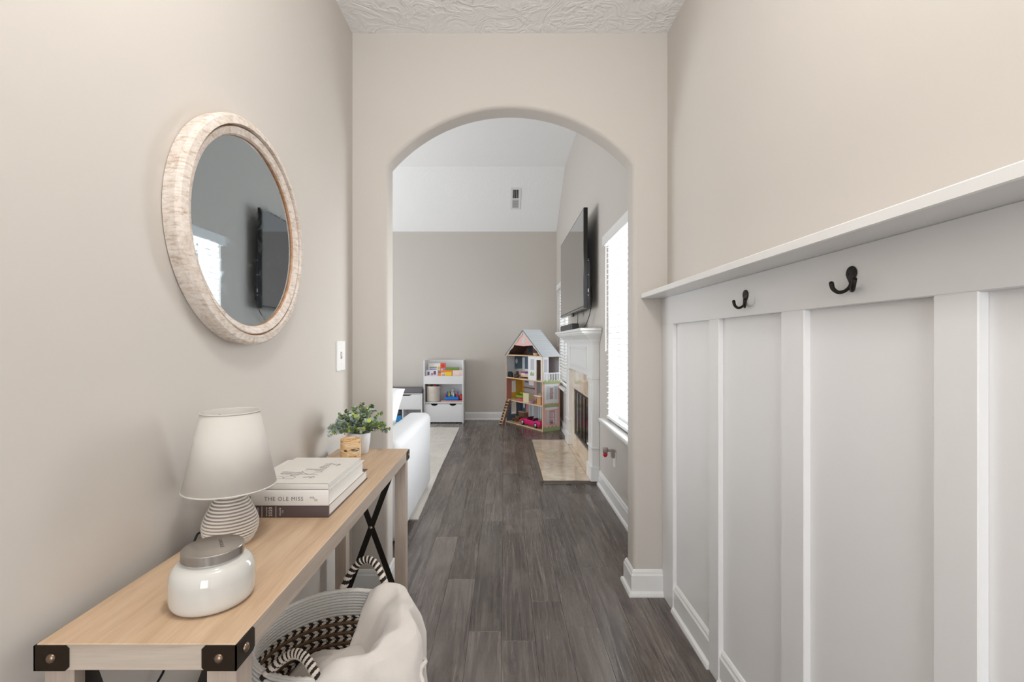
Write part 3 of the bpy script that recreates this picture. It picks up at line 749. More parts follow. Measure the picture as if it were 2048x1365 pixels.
# ------------------------------------------------------------------ woven basket and blanket
KC = (-0.452, 1.222); KR, KZ0, KZ1 = 0.187, 0.179, 0.482
t = thing('woven_basket', 'white and brown woven rope basket on the lower table shelf', 'basket', (KC[0], KC[1], KZ0))
def kr(z):
    u = (z-KZ0)/(KZ1-KZ0); return 0.150+0.050*sin(min(1, u*1.15)*pi/2)-0.013*max(0, u-0.7)/0.3
rr = 0.0053; zz = KZ0+rr; SEG = 300
white, chev, brown = MB(), MB(), MB(); idx = 0
rows = []
while zz < KZ1: rows.append(zz); zz += rr*1.75
n = len(rows)
for k, zz in enumerate(rows):
    R = kr(zz); path = [(KC[0]+R*cos(2*pi*i/SEG), KC[1]+R*sin(2*pi*i/SEG), zz) for i in range(SEG)]
    top_i = n-1-k
    if top_i < 9: white.tube(path, rr*(1.25 if top_i == 0 else 1), 8, closed=True, helix=(1, 2, (0, 0), 0.10))
    else:
        c = (top_i-9) % 3
        if c == 0: chev.tube(path, rr, 8, closed=True, helix=(1, 3, (0, 1), 0.03))
        elif c == 1: chev.tube(path, rr, 8, closed=True, helix=(-1, 3, (0, 1), 0.03))
        else: brown.tube(path, rr*1.15, 8, closed=True, helix=(1, 2, (0, 0), 0.06))
white.build('white_rope_rim', ROPE, t); chev.build('chevron_coil', [BLACKROPE, CREAMROPE], t); brown.build('brown_coil', BROWNROPE, t)
m = MB(); m.lathe([(0, 0.0), (0.150, 0.0), (0.150, 0.008), (0, 0.008)], (KC[0], KC[1], KZ0), 'z', 48); m.build('basket_base', BROWNROPE, t)
def outer_shell():
    m = MB(); pr = [(kr(z)+rr*1.0, z-KZ0) for z in rows]
    for k in range(len(rows)):
        z = rows[k]; R = kr(z)+0.0060
        m.tube([(KC[0]+R*cos(2*pi*i/84), KC[1]+R*sin(2*pi*i/84), z) for i in range(84)], rr*0.7, 6, closed=True, helix=(1, 1, (0, 0), 0.1))
    return m.build('outer_wrap', ROPE, t)
outer_shell()
def handle(th, wd, hgt, lean):
    P = []
    for k in range(61):
        u = k/60; a = th+(u-0.5)*wd; R = kr(KZ1)+0.007
        hh = sin(pi*u)**0.75*hgt
        P.append((KC[0]+(R+lean*hh)*cos(a), KC[1]+(R+lean*hh)*sin(a), KZ1-0.012+hh))
    L = spline(P, 3); m = MB(); m.tube(L, 0.0102, 10, helix=(1, 6, (0, 1), 0.10)); m.build('handle', [BLACKROPE, CREAMROPE], t)
handle(radians(80), radians(44), 0.098, 0.1); handle(radians(262), radians(42), 0.050, -0.7)

t2 = thing('throw_blanket', 'cream plush throw blanket stuffed in and draped over the basket rim', 'blanket', (KC[0]+0.05, KC[1], KZ0+0.02))
def blanket():
    m = MB(); NA, NB = 60, 40; vs = []
    for i in range(NA+1):
        u = i/NA; th = radians(74)+(radians(-84)-radians(74))*u
        endf = min(1, min(u, 1-u)/0.14); endf = sin(endf*pi/2)
        hump = math.exp(-((u-0.20)/0.17)**2)
        for j in range(NB+1):
            v = j/NB
            ctrl = [(0.02, 0.36), (0.07, 0.375), (0.105, 0.41), (0.140, 0.475), (0.178, 0.503), (0.212, 0.488), (0.232, 0.445), (0.243, 0.39), (0.246, 0.32), (0.246, 0.25)]
            q = v*(len(ctrl)-1); k = min(len(ctrl)-2, int(q)); f = q-k; f2 = f*f*(3-2*f)*0.4+f*0.6
            r = ctrl[k][0]+(ctrl[k+1][0]-ctrl[k][0])*f2; z = ctrl[k][1]+(ctrl[k+1][1]-ctrl[k][1])*f2
            bell = math.exp(-((v-0.40)/0.2)**2)
            z += 0.022*hump*bell+0.010*bell*sin(th*5+1)
            r += (0.012*sin(th*7+v*5)+0.006*sin(th*13-v*7))*min(1, v*1.4)+0.010*hump*bell
            z += 0.006*sin(th*9+v*12)+0.004*sin(v*22+th*3)
            if v > 0.45:
                r -= (1-endf)*0.028*(v-0.45)/0.55
                z -= 0
            z -= (1-endf)*0.03*bell
            if v > 0.55: r = max(r, kr(min(z, KZ1))+0.016) if z < KZ1+0.012 else r
            vs.append((KC[0]+r*cos(th), KC[1]+r*sin(th), z))
    fs = [(i*(NB+1)+j, (i+1)*(NB+1)+j, (i+1)*(NB+1)+j+1, i*(NB+1)+j+1) for i in range(NA) for j in range(NB)]
    m.add(vs, fs, 0, True); o = m.build('draped_flap', PLUSH, t2)
    md = o.modifiers.new('thick', 'SOLIDIFY'); md.thickness = 0.006; md.offset = -1
    # hem cord
    hem = [vs[i*(NB+1)+NB] for i in range(2, NA-1)]; h = MB(); h.tube(hem, 0.006, 8, helix=(1, 2, (0, 0), 0.12)); h.build('hem_cord', PLUSH, t2)
    edge = [Vector(vs[i*(NB+1)+31])+Vector((0.006*cos(i*1.3)+0.004, 0, 0.012*sin(i*0.7))) for i in range(24, 44)]
    h = MB(); h.tube(edge, [0.006+0.002*sin(k) for k in range(len(edge))], 8, helix=(1, 2, (0, 0), 0.12)); h.build('hem_cord', PLUSH, t2)
    # bundled inside
    b = MB(); vs = []; NA2, NB2 = 48, 16
    for i in range(NA2):
        th = 2*pi*i/NA2
        for j in range(NB2+1):
            v = j/NB2; r = v*0.172; z = 0.375+0.035*cos(v*pi*0.5)+0.018*sin(th*2+v*4)*v+0.012*sin(th*5-v*6)*v-0.055*v**3
            z -= 0.05*max(0, cos(th-radians(150)))*v
            vs.append((KC[0]+r*cos(th), KC[1]+r*sin(th), z))
    fs = [(i*(NB2+1)+j, ((i+1) % NA2)*(NB2+1)+j, ((i+1) % NA2)*(NB2+1)+j+1, i*(NB2+1)+j+1) for i in range(NA2) for j in range(NB2)]
    b.add(vs, fs, 0, True); b.build('bundled_fold', PLUSH, t2)
blanket()

# ------------------------------------------------------------------ coat hooks and switches
def hook(name, label, y, z):
    t = thing(name, label, 'hook', (BX, y, z-0.03), group='black double hooks on the white rail')
    m = MB(); pl = []
    for k in range(28):
        a = 2*pi*k/28; c, s = cos(a), sin(a); wdt = 0.0155 if s > -0.05 else 0.0155-0.0085*min(1, (-s-0.05)/0.6)
        pl.append((y+wdt*c, z+0.007+(0.0175 if s > 0 else 0.030)*s))
    m.prism(pl, 'x', BX-0.0045, BX); p = m.build('backplate', BLACKMETAL, t, bevel=(0.0015, 2))
    for sy in (-1, 1):
        m = MB(); m.lathe([(0.0, -0.0052), (0.0028, -0.0050), (0.0032, -0.004)], (BX, y+sy*0.0068, z+0.008), 'x', 10); m.build('screw', BLACK, p)
    for sy in (-1, 1):
        path = spline([(BX-0.003, y, z-0.012), (BX-0.005, y+sy*0.003, z-0.022), (BX-0.010, y+sy*0.011, z-0.030), (BX-0.016, y+sy*0.022, z-0.031), (BX-0.021, y+sy*0.031, z-0.022), (BX-0.022, y+sy*0.035, z-0.009)], 6)
        m = MB(); N = len(path); m.tube(path, [0.0036+0.0018*(k/N)**2 for k in range(N)], 10)
        m2 = path[-1]; m.lathe([(0, 0.0045), (0.0035, 0.0035), (0.0054, 0.0)], m2, 'z', 10)
        m.build('prong', BLACKMETAL, t)
hook('coat_hook', 'dark metal double coat hook nearest the camera', 1.029, 1.378)
hook('coat_hook', 'dark metal double coat hook nearer the arch', 1.481, 1.376)

t = thing('light_switch', 'white wall switch plate beside the arch above the plant', 'switch', (LX, 2.10, 1.10))
box('plate', PLASTICW, LX, LX+0.006, 2.048, 2.152, 1.105, 1.238, t, b=0.003)
box('toggle', PLASTICW, LX+0.006, LX+0.015, 2.092, 2.104, 1.168, 1.186, t, b=0.002)
m = MB(); m.box(LX+0.0058, LX+0.0072, 2.090, 2.106, 1.158, 1.190); m.build('toggle_slot', simple('grey_slot', '9a9894', 0.5), t)
for zz in (1.135, 1.208):
    m = MB(); m.lathe([(0, 0.0075), (0.003, 0.007), (0.0035, 0.006)], (LX, 2.10, zz), 'x', 10); m.build('screw', PLASTICW, t)

t = thing('wall_outlet', 'white outlet plate low on the window wall', 'outlet', (WX, 3.48, 0.30))
box('plate', PLASTICW, WX-0.006, WX, 3.445, 3.515, 0.295, 0.415, t, b=0.002)
box('socket', PLASTICW, WX-0.008, WX-0.006, 3.463, 3.497, 0.312, 0.342, t, b=0.001)
t = thing('air_freshener', 'plug in air freshener with red oil under the window sill', 'air freshener', (WX-0.05, 3.48, 0.37))
GREYP = simple('taupe_plastic', 'a59c94', 0.4)
m = MB(); m.box(WX-0.028, WX-0.006, 3.462, 3.498, 0.365, 0.43, 0.006); m.build('plug_body', GREYP, t)
m = MB(); m.box(WX-0.055, WX-0.02, 3.47, 3.49, 0.412, 0.43, 0.005); m.build('arm', GREYP, t)
m = MB(); m.lathe([(0, 0.038), (0.019, 0.038), (0.021, 0.034), (0.018, 0.0), (0, 0.0)], (WX-0.072, 3.48, 0.405), 'z', 20); m.build('cup', GREYP, t)
m = MB(); m.lathe([(0, 0), (0.010, 0.0), (0.017, 0.012), (0.017, 0.024), (0.013, 0.030), (0, 0.030)], (WX-0.072, 3.48, 0.374), 'z', 20); m.build('oil_bottle', simple('red_oil', 'c8143f', 0.1), t)

# ceiling lamp added above the view to brighten the hall walls
t = thing('added_ceiling_light', 'round frosted flush ceiling light added out of view in the entry hall', 'light', (-0.04, 0.55, CZ-0.10))
m = MB(); m.lathe([(0, CZ), (0.17, CZ), (0.17, CZ-0.025), (0.155, CZ-0.03)], (-0.04, 0.55, 0), 'z', 32); m.build('rim', STEEL, t)
em = NT('lit_frosted_glass'); em.b.inputs['Emission Color'].default_value = (1, 0.86, 0.68, 1); em.b.inputs['Emission Strength'].default_value = 6; em.col('f5efe4')
m = MB(); m.lathe([(0.155, CZ-0.03), (0.14, CZ-0.07), (0.09, CZ-0.095), (0, CZ-0.105)], (-0.04, 0.55, 0), 'z', 32); m.build('glass_bowl', em.m, t)
pl = bpy.data.lights.new('added_hall_bulb', 'POINT'); pl.energy = 22; pl.color = (1, 0.985, 0.965); pl.shadow_soft_size = 0.12  # added point source below the unseen bowl
po = bpy.data.objects.new('added_hall_bulb', pl); COL.objects.link(po); po.location = (-0.04, 0.55, CZ-0.24)

# ------------------------------------------------------------------ fireplace
FY0, FY1 = 4.04, 5.72
hearth = thing('fireplace_hearth', 'polished cream marble hearth slab on the dark floor', 'hearth', (0.57, 4.88, 0))
for (x0, x1) in ((0.345, 0.7545), (0.7565, 0.828)):
    for a, b in ((4.065, 4.63), (4.632, 5.20), (5.202, 5.77)):
        box('tile', MARBLE, x0, x1, a, b, 0.001, 0.020, hearth, b=0.0008)
EDGE = simple('dark_hearth_trim', '5b5148', 0.4)
m = MB(); m.prism([(0.312, 0.0), (0.345, 0.0), (0.345, 0.0205), (0.335, 0.0205), (0.318, 0.012)], 'y', 4.035, 5.80); m.build('edge_trim', EDGE, hearth)
m = MB(); m.prism([(4.032, 0.0), (4.065, 0.0), (4.065, 0.0205), (4.055, 0.0205), (4.038, 0.012)], 'x', 0.312, 0.828); m.build('edge_trim', EDGE, hearth)
m = MB(); m.prism([(5.803, 0.0), (5.77, 0.0), (5.77, 0.0205), (5.78, 0.0205), (5.797, 0.012)], 'x', 0.312, 0.828); m.build('edge_trim', EDGE, hearth)

fp = thing('fireplace_mantel', 'white painted fireplace mantel with panelled frieze and crown moulded shelf', 'fireplace', (0.80, 4.88, 0.0))
FX = 0.766
for a, b in ((FY0, 4.235), (5.50, FY1)):
    p = box('pilaster', WHITE, FX, WX-0.001, a, b, 0.021, 1.235, fp, b=0.002)
    box('plinth', WHITE, FX-0.014, WX-0.001, a-0.014, b+0.014, 0.021, 0.15, p, b=0.004)
    box('pilaster_band', WHITE, FX-0.010, WX-0.001, a-0.010, b+0.010, 0.298, 0.318, p, b=0.005)
    box('pilaster_band', WHITE, FX-0.010, WX-0.001, a-0.010, b+0.010, 0.905, 0.93, p, b=0.006)
    box('pilaster_panel', WHITE, FX-0.006, FX+0.001, a+0.04, b-0.04, 0.36, 0.87, p, b=0.003)
fz = box('frieze', WHITE, FX+0.004, WX-0.001, 4.235, 5.50, 0.925, 1.235, fp, b=0.001)
m = MB(); y0, y1, z0_, z1_ = 4.33, 5.41, 0.98, 1.185; e = 0.018
for q in ((y0, y1, z0_, z0_+e), (y0, y1, z1_-e, z1_), (y0, y0+e, z0_+e-0.001, z1_-e+0.001), (y1-e, y1, z0_+e-0.001, z1_-e+0.001)): m.box(FX-0.008, FX+0.0045, q[0], q[1], q[2], q[3], 0.002)
m.build('panel_moulding', WHITE, fz)
# crown and shelf sweep round three sides
cp = [(0.0, 1.225), (0.008, 1.225), (0.010, 1.238), (0.018, 1.242), (0.022, 1.254), (0.040, 1.270), (0.066, 1.290), (0.080, 1.298), (0.084, 1.310), (0.0, 1.310)]
pth = [(WX-0.001, FY0-0.008), (FX-0.008, FY0-0.008), (FX-0.008, FY1+0.008), (WX-0.001, FY1+0.008)]
m = MB(); m.molding(pth, cp); m.build('crown_moulding', WHITE, fp)
m = MB(); m.box(0.660, WX-0.001, FY0-0.106, FY1+0.106, 1.308, 1.338, 0.004); m.box(0.622+0.02, WX-0.001, FY0-0.122, FY1+0.122, 1.326, 1.352, 0.006); m.build('mantel_shelf', WHITE, fp)
# marble surround: pieces between the pilasters, round the firebox
sx0, sx1 = 0.800, WX-0.001
def slab(a, b, z0, z1): return box('marble_tile', MARBLE, sx0, sx1, a, b, z0, z1, fp, b=0.0008)
for a, b in ((4.236, 4.66), (4.661, 5.08), (5.081, 5.499)): slab(a, b, 0.702, 0.924)
slab(4.236, 4.418, 0.191, 0.701); slab(5.322, 5.499, 0.191, 0.701)
for a, b in ((4.236, 4.66), (4.661, 5.08), (5.081, 5.499)): slab(a, b, 0.022, 0.190)
fbx = thing('firebox', 'black firebox with dark glass doors inside the mantel', 'fireplace insert', (0.95, 4.87, 0.19))
m = MB(); y0, y1, z0_, z1_ = FB[0]+0.002, FB[1]-0.002, FB[2]+0.002, FB[3]-0.002
m.box(1.22, 1.24, y0, y1, z0_, z1_); m.box(0.835, 1.22, y0, y0+0.01, z0_, z1_); m.box(0.835, 1.22, y1-0.01, y1, z0_, z1_); m.box(0.835, 1.22, y0, y1, z0_, z0_+0.01); m.box(0.835, 1.22, y0, y1, z1_-0.01, z1_)
m.build('lining', DARK, fbx)
m = MB(); e = 0.03
for q in ((y0, y1, z0_, z0_+e), (y0, y1, z1_-e, z1_), (y0, y0+e, z0_, z1_), (y1-e, y1, z0_, z1_)): m.box(0.812, 0.83, q[0], q[1], q[2], q[3], 0.003)
m.build('door_frame', BLACK, fbx)
for k in range(4):
    a = y0+0.03+(y1-y0-0.06)*k/4; b = y0+0.03+(y1-y0-0.06)*(k+1)/4
    g = box('glass_door', simple('smoked_glass', '100e0c', 0.12, spec=0.6), 0.818, 0.823, a+0.002, b-0.002, z0_+0.03, z1_-0.03, fbx)
    box('door_stile', BLACK, 0.813, 0.827, a, a+0.012, z0_+0.03, z1_-0.03, g)
m = MB()
for k in range(5): m.tube([(1.0, 4.6+0.12*k, 0.24), (1.02, 4.63+0.12*k, 0.34)], 0.03, 8)
m.build('log_set', simple('charred_log', '2c241d', 0.9), fbx)

# ------------------------------------------------------------------ television and sound bar
tv = thing('television', 'large black flat television on the wall above the mantel', 'television', (0.72, 4.93, 1.533))
ty0, ty1, tz0, tz1, tx = 4.10, 5.76, 1.533, 2.422, 0.703
m = MB(); m.box(tx, tx+0.036, ty0, ty1, tz0, tz1, 0.003); m.build('panel', BLACK, tv)
box('screen', SCREEN, tx-0.0012, tx+0.001, ty0+0.012, ty1-0.012, tz0+0.022, tz1-0.012, tv)
box('bottom_bezel', simple('silver_bezel', '8d8c8a', 0.3, 0.6), tx-0.004, tx+0.03, ty0+0.01, ty1-0.01, tz0-0.004, tz0+0.012, tv, b=0.002)
hs = MB(); hs.prism([(tx+0.03, tz0+0.004), (tx+0.052, tz0+0.004), (tx+0.058, tz0+0.03), (tx+0.058, tz0+0.40), (tx+0.05, tz0+0.44), (tx+0.03, tz0+0.44)], 'y', ty0+0.012, ty1-0.012); hs = hs.build('rear_housing', CHAR, tv)
for zz, hh in ((1.956, 0.006), (1.828, 0.008), (1.69, 0.03), (1.648, 0.006)):
    box('port', PLASTICW, tx+0.038, tx+0.046, ty0+0.0105, ty0+0.013, zz-hh/2, zz+hh/2, hs)
m = MB(); m.box(tx+0.05, WX-0.0005, 4.75, 5.05, 1.75, 2.15, 0.004); m.build('wall_bracket', BLACK, tv)
box('sensor_foot', BLACK, tx+0.008, tx+0.028, 4.83, 4.90, tz0-0.035, tz0, tv, b=0.004)
cab = spline([(tx+0.058, 4.12, 1.75), (tx+0.075, 4.13, 1.70), (tx+0.082, 4.16, 1.60), (tx+0.078, 4.25, 1.48), (tx+0.068, 4.40, 1.39), (tx+0.05, 4.5, 1.358)], 8)
m = MB(); m.tube(cab, 0.0035, 6); m.build('cable', BLACK, tv)
cab = spline([(tx+0.03, 4.62, 1.54), (tx+0.032, 4.63, 1.46), (tx+0.03, 4.65, 1.356)], 6)
m = MB(); m.tube(cab, 0.003, 6); m.build('cable', BLACK, tv)
sb = thing('sound_bar', 'black sound bar lying on the mantel shelf below the television', 'speaker', (0.71, 5.05, 1.352))
m = MB(); m.box(0.668, 0.745, 4.62, 5.50, 1.3525, 1.418, 0.008); m.build('cabinet', BLACK, sb)
m = MB(); m.box(0.6655, 0.669, 4.64, 5.48, 1.358, 1.412); m.build('grille', CHAR, sb)

# ------------------------------------------------------------------ dollhouse (own axes: x along the open front, y to the back)
DW, DD = 0.952, 0.30
DH = thing('dollhouse', 'tall pink and white wooden dollhouse in the far right corner', 'dollhouse', (0.030, 7.17, 0.0), atan2(-0.81, 0.5))
def dbox(name, mat, x0, x1, y0, y1, z0, z1, parent=None, b=0.0): 
    m = MB(); m.box(x0, x1, y0, y1, z0, z1, b); return m.build(name, mat, parent or DH, local=True)
def dmb(m, name, mat, parent=None, **kw): return m.build(name, mat, parent or DH, local=True, **kw)
PINK = simple('printed_pink', 'd99a98', 0.5); PBLUE = simple('printed_slate_blue', '5f7285', 0.5); PYEL = simple('printed_yellow', 'd9a944', 0.5)
PGREY = simple('printed_grey_kitchen', 'a9a5ab', 0.5); PWHITE = simple('printed_white', 'eceef0', 0.45); PGREEN = simple('printed_green_shrub', 'aab585', 0.6, var=0.25, vscale=90)
PBROWN = simple('printed_brown_attic', '6b514a', 0.6, var=0.1, vscale=20); PGBLUE = simple('pale_blue_print', 'cfd6da', 0.5); ROOFW = simple('white_printed_shingle', 'd4d9dd', 0.5)
ROOFE = simple('grey_roof_edge', '7f8a90', 0.5); DKBLUE = simple('printed_dark_navy', '2f3740', 0.5)
Z2, Z3, Z4, ZA = 0.356, 0.694, 1.040, 1.415
TH = 0.012
for z in (0.018, Z2, Z3, Z4): dbox('floor_board', LIGHTWOOD, 0.0, DW, 0.0, DD, z-0.016, z)
# left side with windows
m = MB(); hs_ = [(0.10, 0.17, 0.12, 0.30), (0.11, 0.16, 0.46, 0.62)]
m.holes('x', 0, TH, 0, DD, 0, Z4, hs_); dmb(m, 'side_panel', LIGHTWOOD)
m = MB(); m.holes('x', TH, TH+0.001, 0.002, DD, 0.018, Z2-0.016, [hs_[0]]); dmb(m, 'wall_print', PBLUE)
m = MB(); m.holes('x', TH, TH+0.001, 0.002, 0.095, Z2, Z3-0.016, []); dmb(m, 'wall_print', simple('printed_rose_brick', 'b87a78', 0.5, var=0.1, vscale=60))
m = MB(); m.holes('x', TH, TH+0.001, 0.095, DD, Z2, Z3-0.016, [hs_[1]]); dmb(m, 'wall_print', PYEL)
m = MB(); m.holes('x', TH, TH+0.001, 0.002, 0.15, Z3, Z4-0.016, []); dmb(m, 'wall_print', PGBLUE)
m = MB(); m.holes('x', TH, TH+0.001, 0.15, DD, Z3+0.12, Z4-0.016, []); dmb(m, 'wall_print', PBLUE)
dbox('wall_print', PWHITE, TH, TH+0.001, 0.15, DD, Z3, Z3+0.12)
for h in hs_:
    m = MB(); e = 0.010
    for q in ((h[0]-e, h[1]+e, h[2]-e, h[2]), (h[0]-e, h[1]+e, h[3], h[3]+e), (h[0]-e, h[0], h[2], h[3]), (h[1], h[1]+e, h[2], h[3])): m.box(TH, TH+0.004, *q)
    dmb(m, 'window_trim', PWHITE)
m = MB(); m.lathe([(0, TH+0.003), (0.022, TH+0.003), (0.024, TH)], (0, 0.19, 0), 'x', 20); m.v = [(x, y, Z3+0.24+z*1.7) for x, y, z in m.v]; dmb(m, 'oval_picture', PGBLUE)
# back walls, one printed sheet per room
dbox('back_panel', LIGHTWOOD, 0, DW, DD-0.006, DD, 0, Z4)
def back(mat, x0, x1, z0, z1, d=0.001, name='wall_print'): return dbox(name, mat, x0, x1, DD-0.006-d, DD-0.006, z0, z1)
back(PBLUE, TH, 0.125, 0.018, Z2-0.016); back(PINK, 0.125, 0.19, 0.018, Z2-0.016); back(PGBLUE, 0.19, 0.62, 0.018, Z2-0.016); back(PGREY, 0.62, DW-TH, 0.018, Z2-0.016)
for x in (0.23, 0.27, 0.33, 0.47, 0.53): back(DKBLUE, x, x+0.010, 0.018, Z2-0.016, 0.002)
back(PGREY, 0.355, 0.445, 0.06, Z2-0.04, 0.003)
m = MB(); m.lathe([(0, DD-0.011), (0.026, DD-0.011), (0.033, DD-0.008), (0.034, DD-0.006)], (0.068, 0, 0), 'y', 20); m.v = [(x, y, 0.235+z*1.75) for x, y, z in m.v]; dmb(m, 'oval_mirror', [DKBLUE])
m = MB(); m.lathe([(0, DD-0.0125), (0.024, DD-0.0125), (0.025, DD-0.011)], (0.068, 0, 0), 'y', 20); m.v = [(x, y, 0.235+z*1.75) for x, y, z in m.v]; dmb(m, 'mirror_face', PWHITE)
back(PYEL, TH, 0.06, Z2, Z3-0.016); back(PGREY, 0.06, 0.36, Z2, Z3-0.016); back(PINK, 0.36, 0.40, Z2, Z3-0.016); back(simple('printed_grey_green', '7d8680', 0.5), 0.40, 0.50, Z2, Z3-0.016); back(PGREY, 0.50, DW-TH, Z2, Z3-0.016)
back(PBLUE, 0.09, 0.18, 0.60, 0.665, 0.003); back(PWHITE, 0.20, 0.33, 0.57, 0.66, 0.003); back(BROWNWOOD, 0.07, 0.35, 0.515, 0.535, 0.02, 'print_shelf')
back(PBLUE, TH, 0.50, Z3+0.12, Z4-0.016); back(PWHITE, TH, 0.50, Z3, Z3+0.12); back(PGREY, 0.50, DW-TH, Z3, Z4-0.016)
back(PWHITE, 0.015, 0.085, Z3+0.09, Z4-0.05, 0.003, 'printed_window'); dbox('divider_post', PWHITE, 0.205, 0.215, DD-0.02, DD-0.008, Z3, Z4-0.016)
# right side: brick panel with arched windows, balcony above
m = MB(); wr = [(0.125, 0.19, 0.10, 0.27), (0.115, 0.185, 0.44, 0.61)]
m.holes('x', DW-TH, DW, 0, DD, 0, Z3, wr); rp = dmb(m, 'side_panel', BRICK)
for k, h in enumerate(wr):
    e = 0.014; m = MB()
    for q in ((h[0]-e, h[1]+e, h[2]-e, h[2]), (h[0]-e, h[1]+e, h[3]-0.01, h[3]+e), (h[0]-e, h[0], h[2], h[3]), (h[1], h[1]+e, h[2], h[3])): m.box(DW, DW+0.003, *q)
    dmb(m, 'window_trim', PWHITE if k else PINK, rp)
    for s_ in (-1, 1):
        c = (h[0]-0.055) if s_ < 0 else (h[1]+0.016)
        dbox('printed_shutter', PGBLUE, DW, DW+0.0025, c, c+0.040, h[2]-0.005, h[3]+0.01, rp)
    dbox('glazing_bar', PINK, DW-TH, DW+0.001, h[0], h[1], (h[2]+h[3])/2-0.006, (h[2]+h[3])/2+0.006, rp)
def shrub(x0, x1, y0, y1, z0, z1, par, k=9, axis='x'):
    rr_ = random.Random(int(1000*(y0+z0*7+x0))); top = []
    for q in range(k*3+1):
        u = q/(k*3); top.append((y0+(y1-y0)*u, z0+(z1-z0)*(0.45+0.45*abs(sin(u*k*pi*0.5))*rr_.uniform(0.75, 1.1)+0.1*sin(pi*u))))
    m = MB(); m.prism([(y0, z0)]+top+[(y1, z0)], axis, x0, x1); dmb(m, 'printed_shrub', PGREEN, par)
shrub(DW, DW+0.0025, 0.0, DD, 0.0, 0.075, rp); shrub(DW, DW+0.0035, 0.03, DD-0.03, 0.328, 0.385, rp)
dbox('flower_box', PWHITE, DW, DW+0.003, 0.045, DD-0.045, 0.295, 0.337, rp)
m = MB(); m.holes('x', DW, DW+0.0015, 0.03, DD-0.03, 0.385, 0.665, [wr[1]]); dmb(m, 'printed_siding', PWHITE, rp)
dbox('front_edge', LIGHTWOOD, DW-TH-0.001, DW+0.004, -0.003, 0.001, 0, Z4)
dbox('side_wall', PWHITE, DW-TH, DW, 0.0, 0.10, Z3, Z4); dbox('printed_vine', simple('vine_print', 'c3c2cc', 0.5, var=0.2, vscale=120), DW, DW+0.001, 0.02, 0.08, Z3+0.12, Z4-0.05)
dbox('balcony_post', PWHITE, DW-0.012, DW, DD-0.014, DD, Z3, Z4)
br = dbox('balcony_rail', PWHITE, DW-0.004, DW+0.006, 0.01, DD, Z3+0.098, Z3+0.112); dbox('rail_base', PWHITE, DW-0.004, DW+0.006, 0.01, DD, Z3-0.01, Z3+0.006, br)
for k in range(10): dbox('baluster', PWHITE, DW-0.002, DW+0.004, 0.02+k*0.029, 0.032+k*0.029, Z3+0.004, Z3+0.10, br)
shrub(DW+0.006, DW+0.0075, 0.01, DD, Z3-0.04, Z3+0.02, br)
# white front panel with doorway on the third floor
m = MB(); m.holes('y', 0.0, 0.008, 0.60, DW-TH, Z3, Z4-0.016, [(0.80, 0.905, Z3+0.0, Z4-0.06)]); dmb(m, 'front_panel', PWHITE)
dbox('printed_vine', simple('vine_print', 'c3c2cc'), 0.66, 0.75, -0.001, 0.0, Z3+0.14, Z4-0.05); shrub(-0.001, 0.0, 0.65, 0.745, Z3+0.06, Z3+0.12, None, 3, 'y')
dbox('room_divider', BROWNWOOD, 0.60, 0.61, 0.06, DD-0.01, Z3, Z4-0.016)
# attic and roof
hw = DW/2; ov = 0.018
def roofp(sg):
    x0 = hw+sg*(hw+ov); zb = Z4-0.012; nx = ZA; t_ = 0.012
    m = MB(); m.prism([(x0, zb), (hw, ZA), (hw, ZA-t_*1.5), (x0-sg*t_*1.3, zb)], 'y', -0.012, DD+0.006); r = dmb(m, 'roof_slope', [ROOFW])
    m = MB(); m.prism([(x0, zb), (hw, ZA), (hw, ZA-t_*1.9), (x0-sg*t_*1.7, zb)], 'y', -0.0135, -0.012); dmb(m, 'roof_edge', ROOFE, r)
    L = sqrt((hw+ov)**2+(ZA-zb)**2); nrows = 12
    for k in range(nrows):
        u0, u1 = k/nrows, (k+1)/nrows-0.012
        def pt(u, o): 
            n = Vector((sg*(ZA-zb), (hw+ov))).normalized(); return (x0+(hw-x0)*u+n.x*o, zb+(ZA-zb)*u+n.y*o)
        m = MB(); m.prism([pt(u0, 0.0), pt(u0, 0.003), pt(u1, 0.0012), pt(u1, 0.0)], 'y', -0.010, DD+0.004); dmb(m, 'shingle_course', ROOFW, r)
for sg in (-1, 1): roofp(sg)
def gx(z, inset): # half-width of the gable at height z
    return max(0.0, hw*(ZA-0.02-z)/(ZA-0.02-Z4)-inset)
zs = 1.185
m = MB(); m.prism([(hw-gx(zs, 0.012), zs), (hw-0.06, zs-0.010), (hw, zs-0.013), (hw+0.06, zs-0.010), (hw+gx(zs, 0.012), zs), (hw, ZA-0.045)], 'y', 0.004, 0.010); g = dmb(m, 'gable_panel', BRICK)
dbox('gable_window', PGBLUE, hw-0.030, hw+0.030, 0.001, 0.004, zs+0.02, zs+0.105, g)
m = MB(); m.tube([(hw-0.036, 0.002, zs+0.012), (hw-0.036, 0.002, zs+0.09), (hw, 0.002, zs+0.12), (hw+0.036, 0.002, zs+0.09), (hw+0.036, 0.002, zs+0.012)], 0.004, 5); dmb(m, 'gable_window_trim', PWHITE, g)
for sg in (-1, 1):
    pts = []; N = 20
    for k in range(N+1):
        z = Z4+(ZA-0.03-Z4)*k/N; pts.append((hw+sg*gx(z, 0.004), z))
    inn = []
    for k in range(N+1):
        z = Z4+(ZA-0.03-Z4)*k/N; inn.append((hw+sg*gx(z, 0.05+0.012*sin(k/N*4*2*pi)), z))
    m = MB(); m.prism(pts+inn[::-1], 'y', -0.006, 0.004); dmb(m, 'scalloped_trim', simple('cream_trim_print', 'd8cdc4', 0.5))
m = MB(); m.prism([(TH, Z4), (DW-TH, Z4), (hw, ZA-0.03)], 'y', DD-0.012, DD-0.004); dmb(m, 'attic_back', PBROWN)
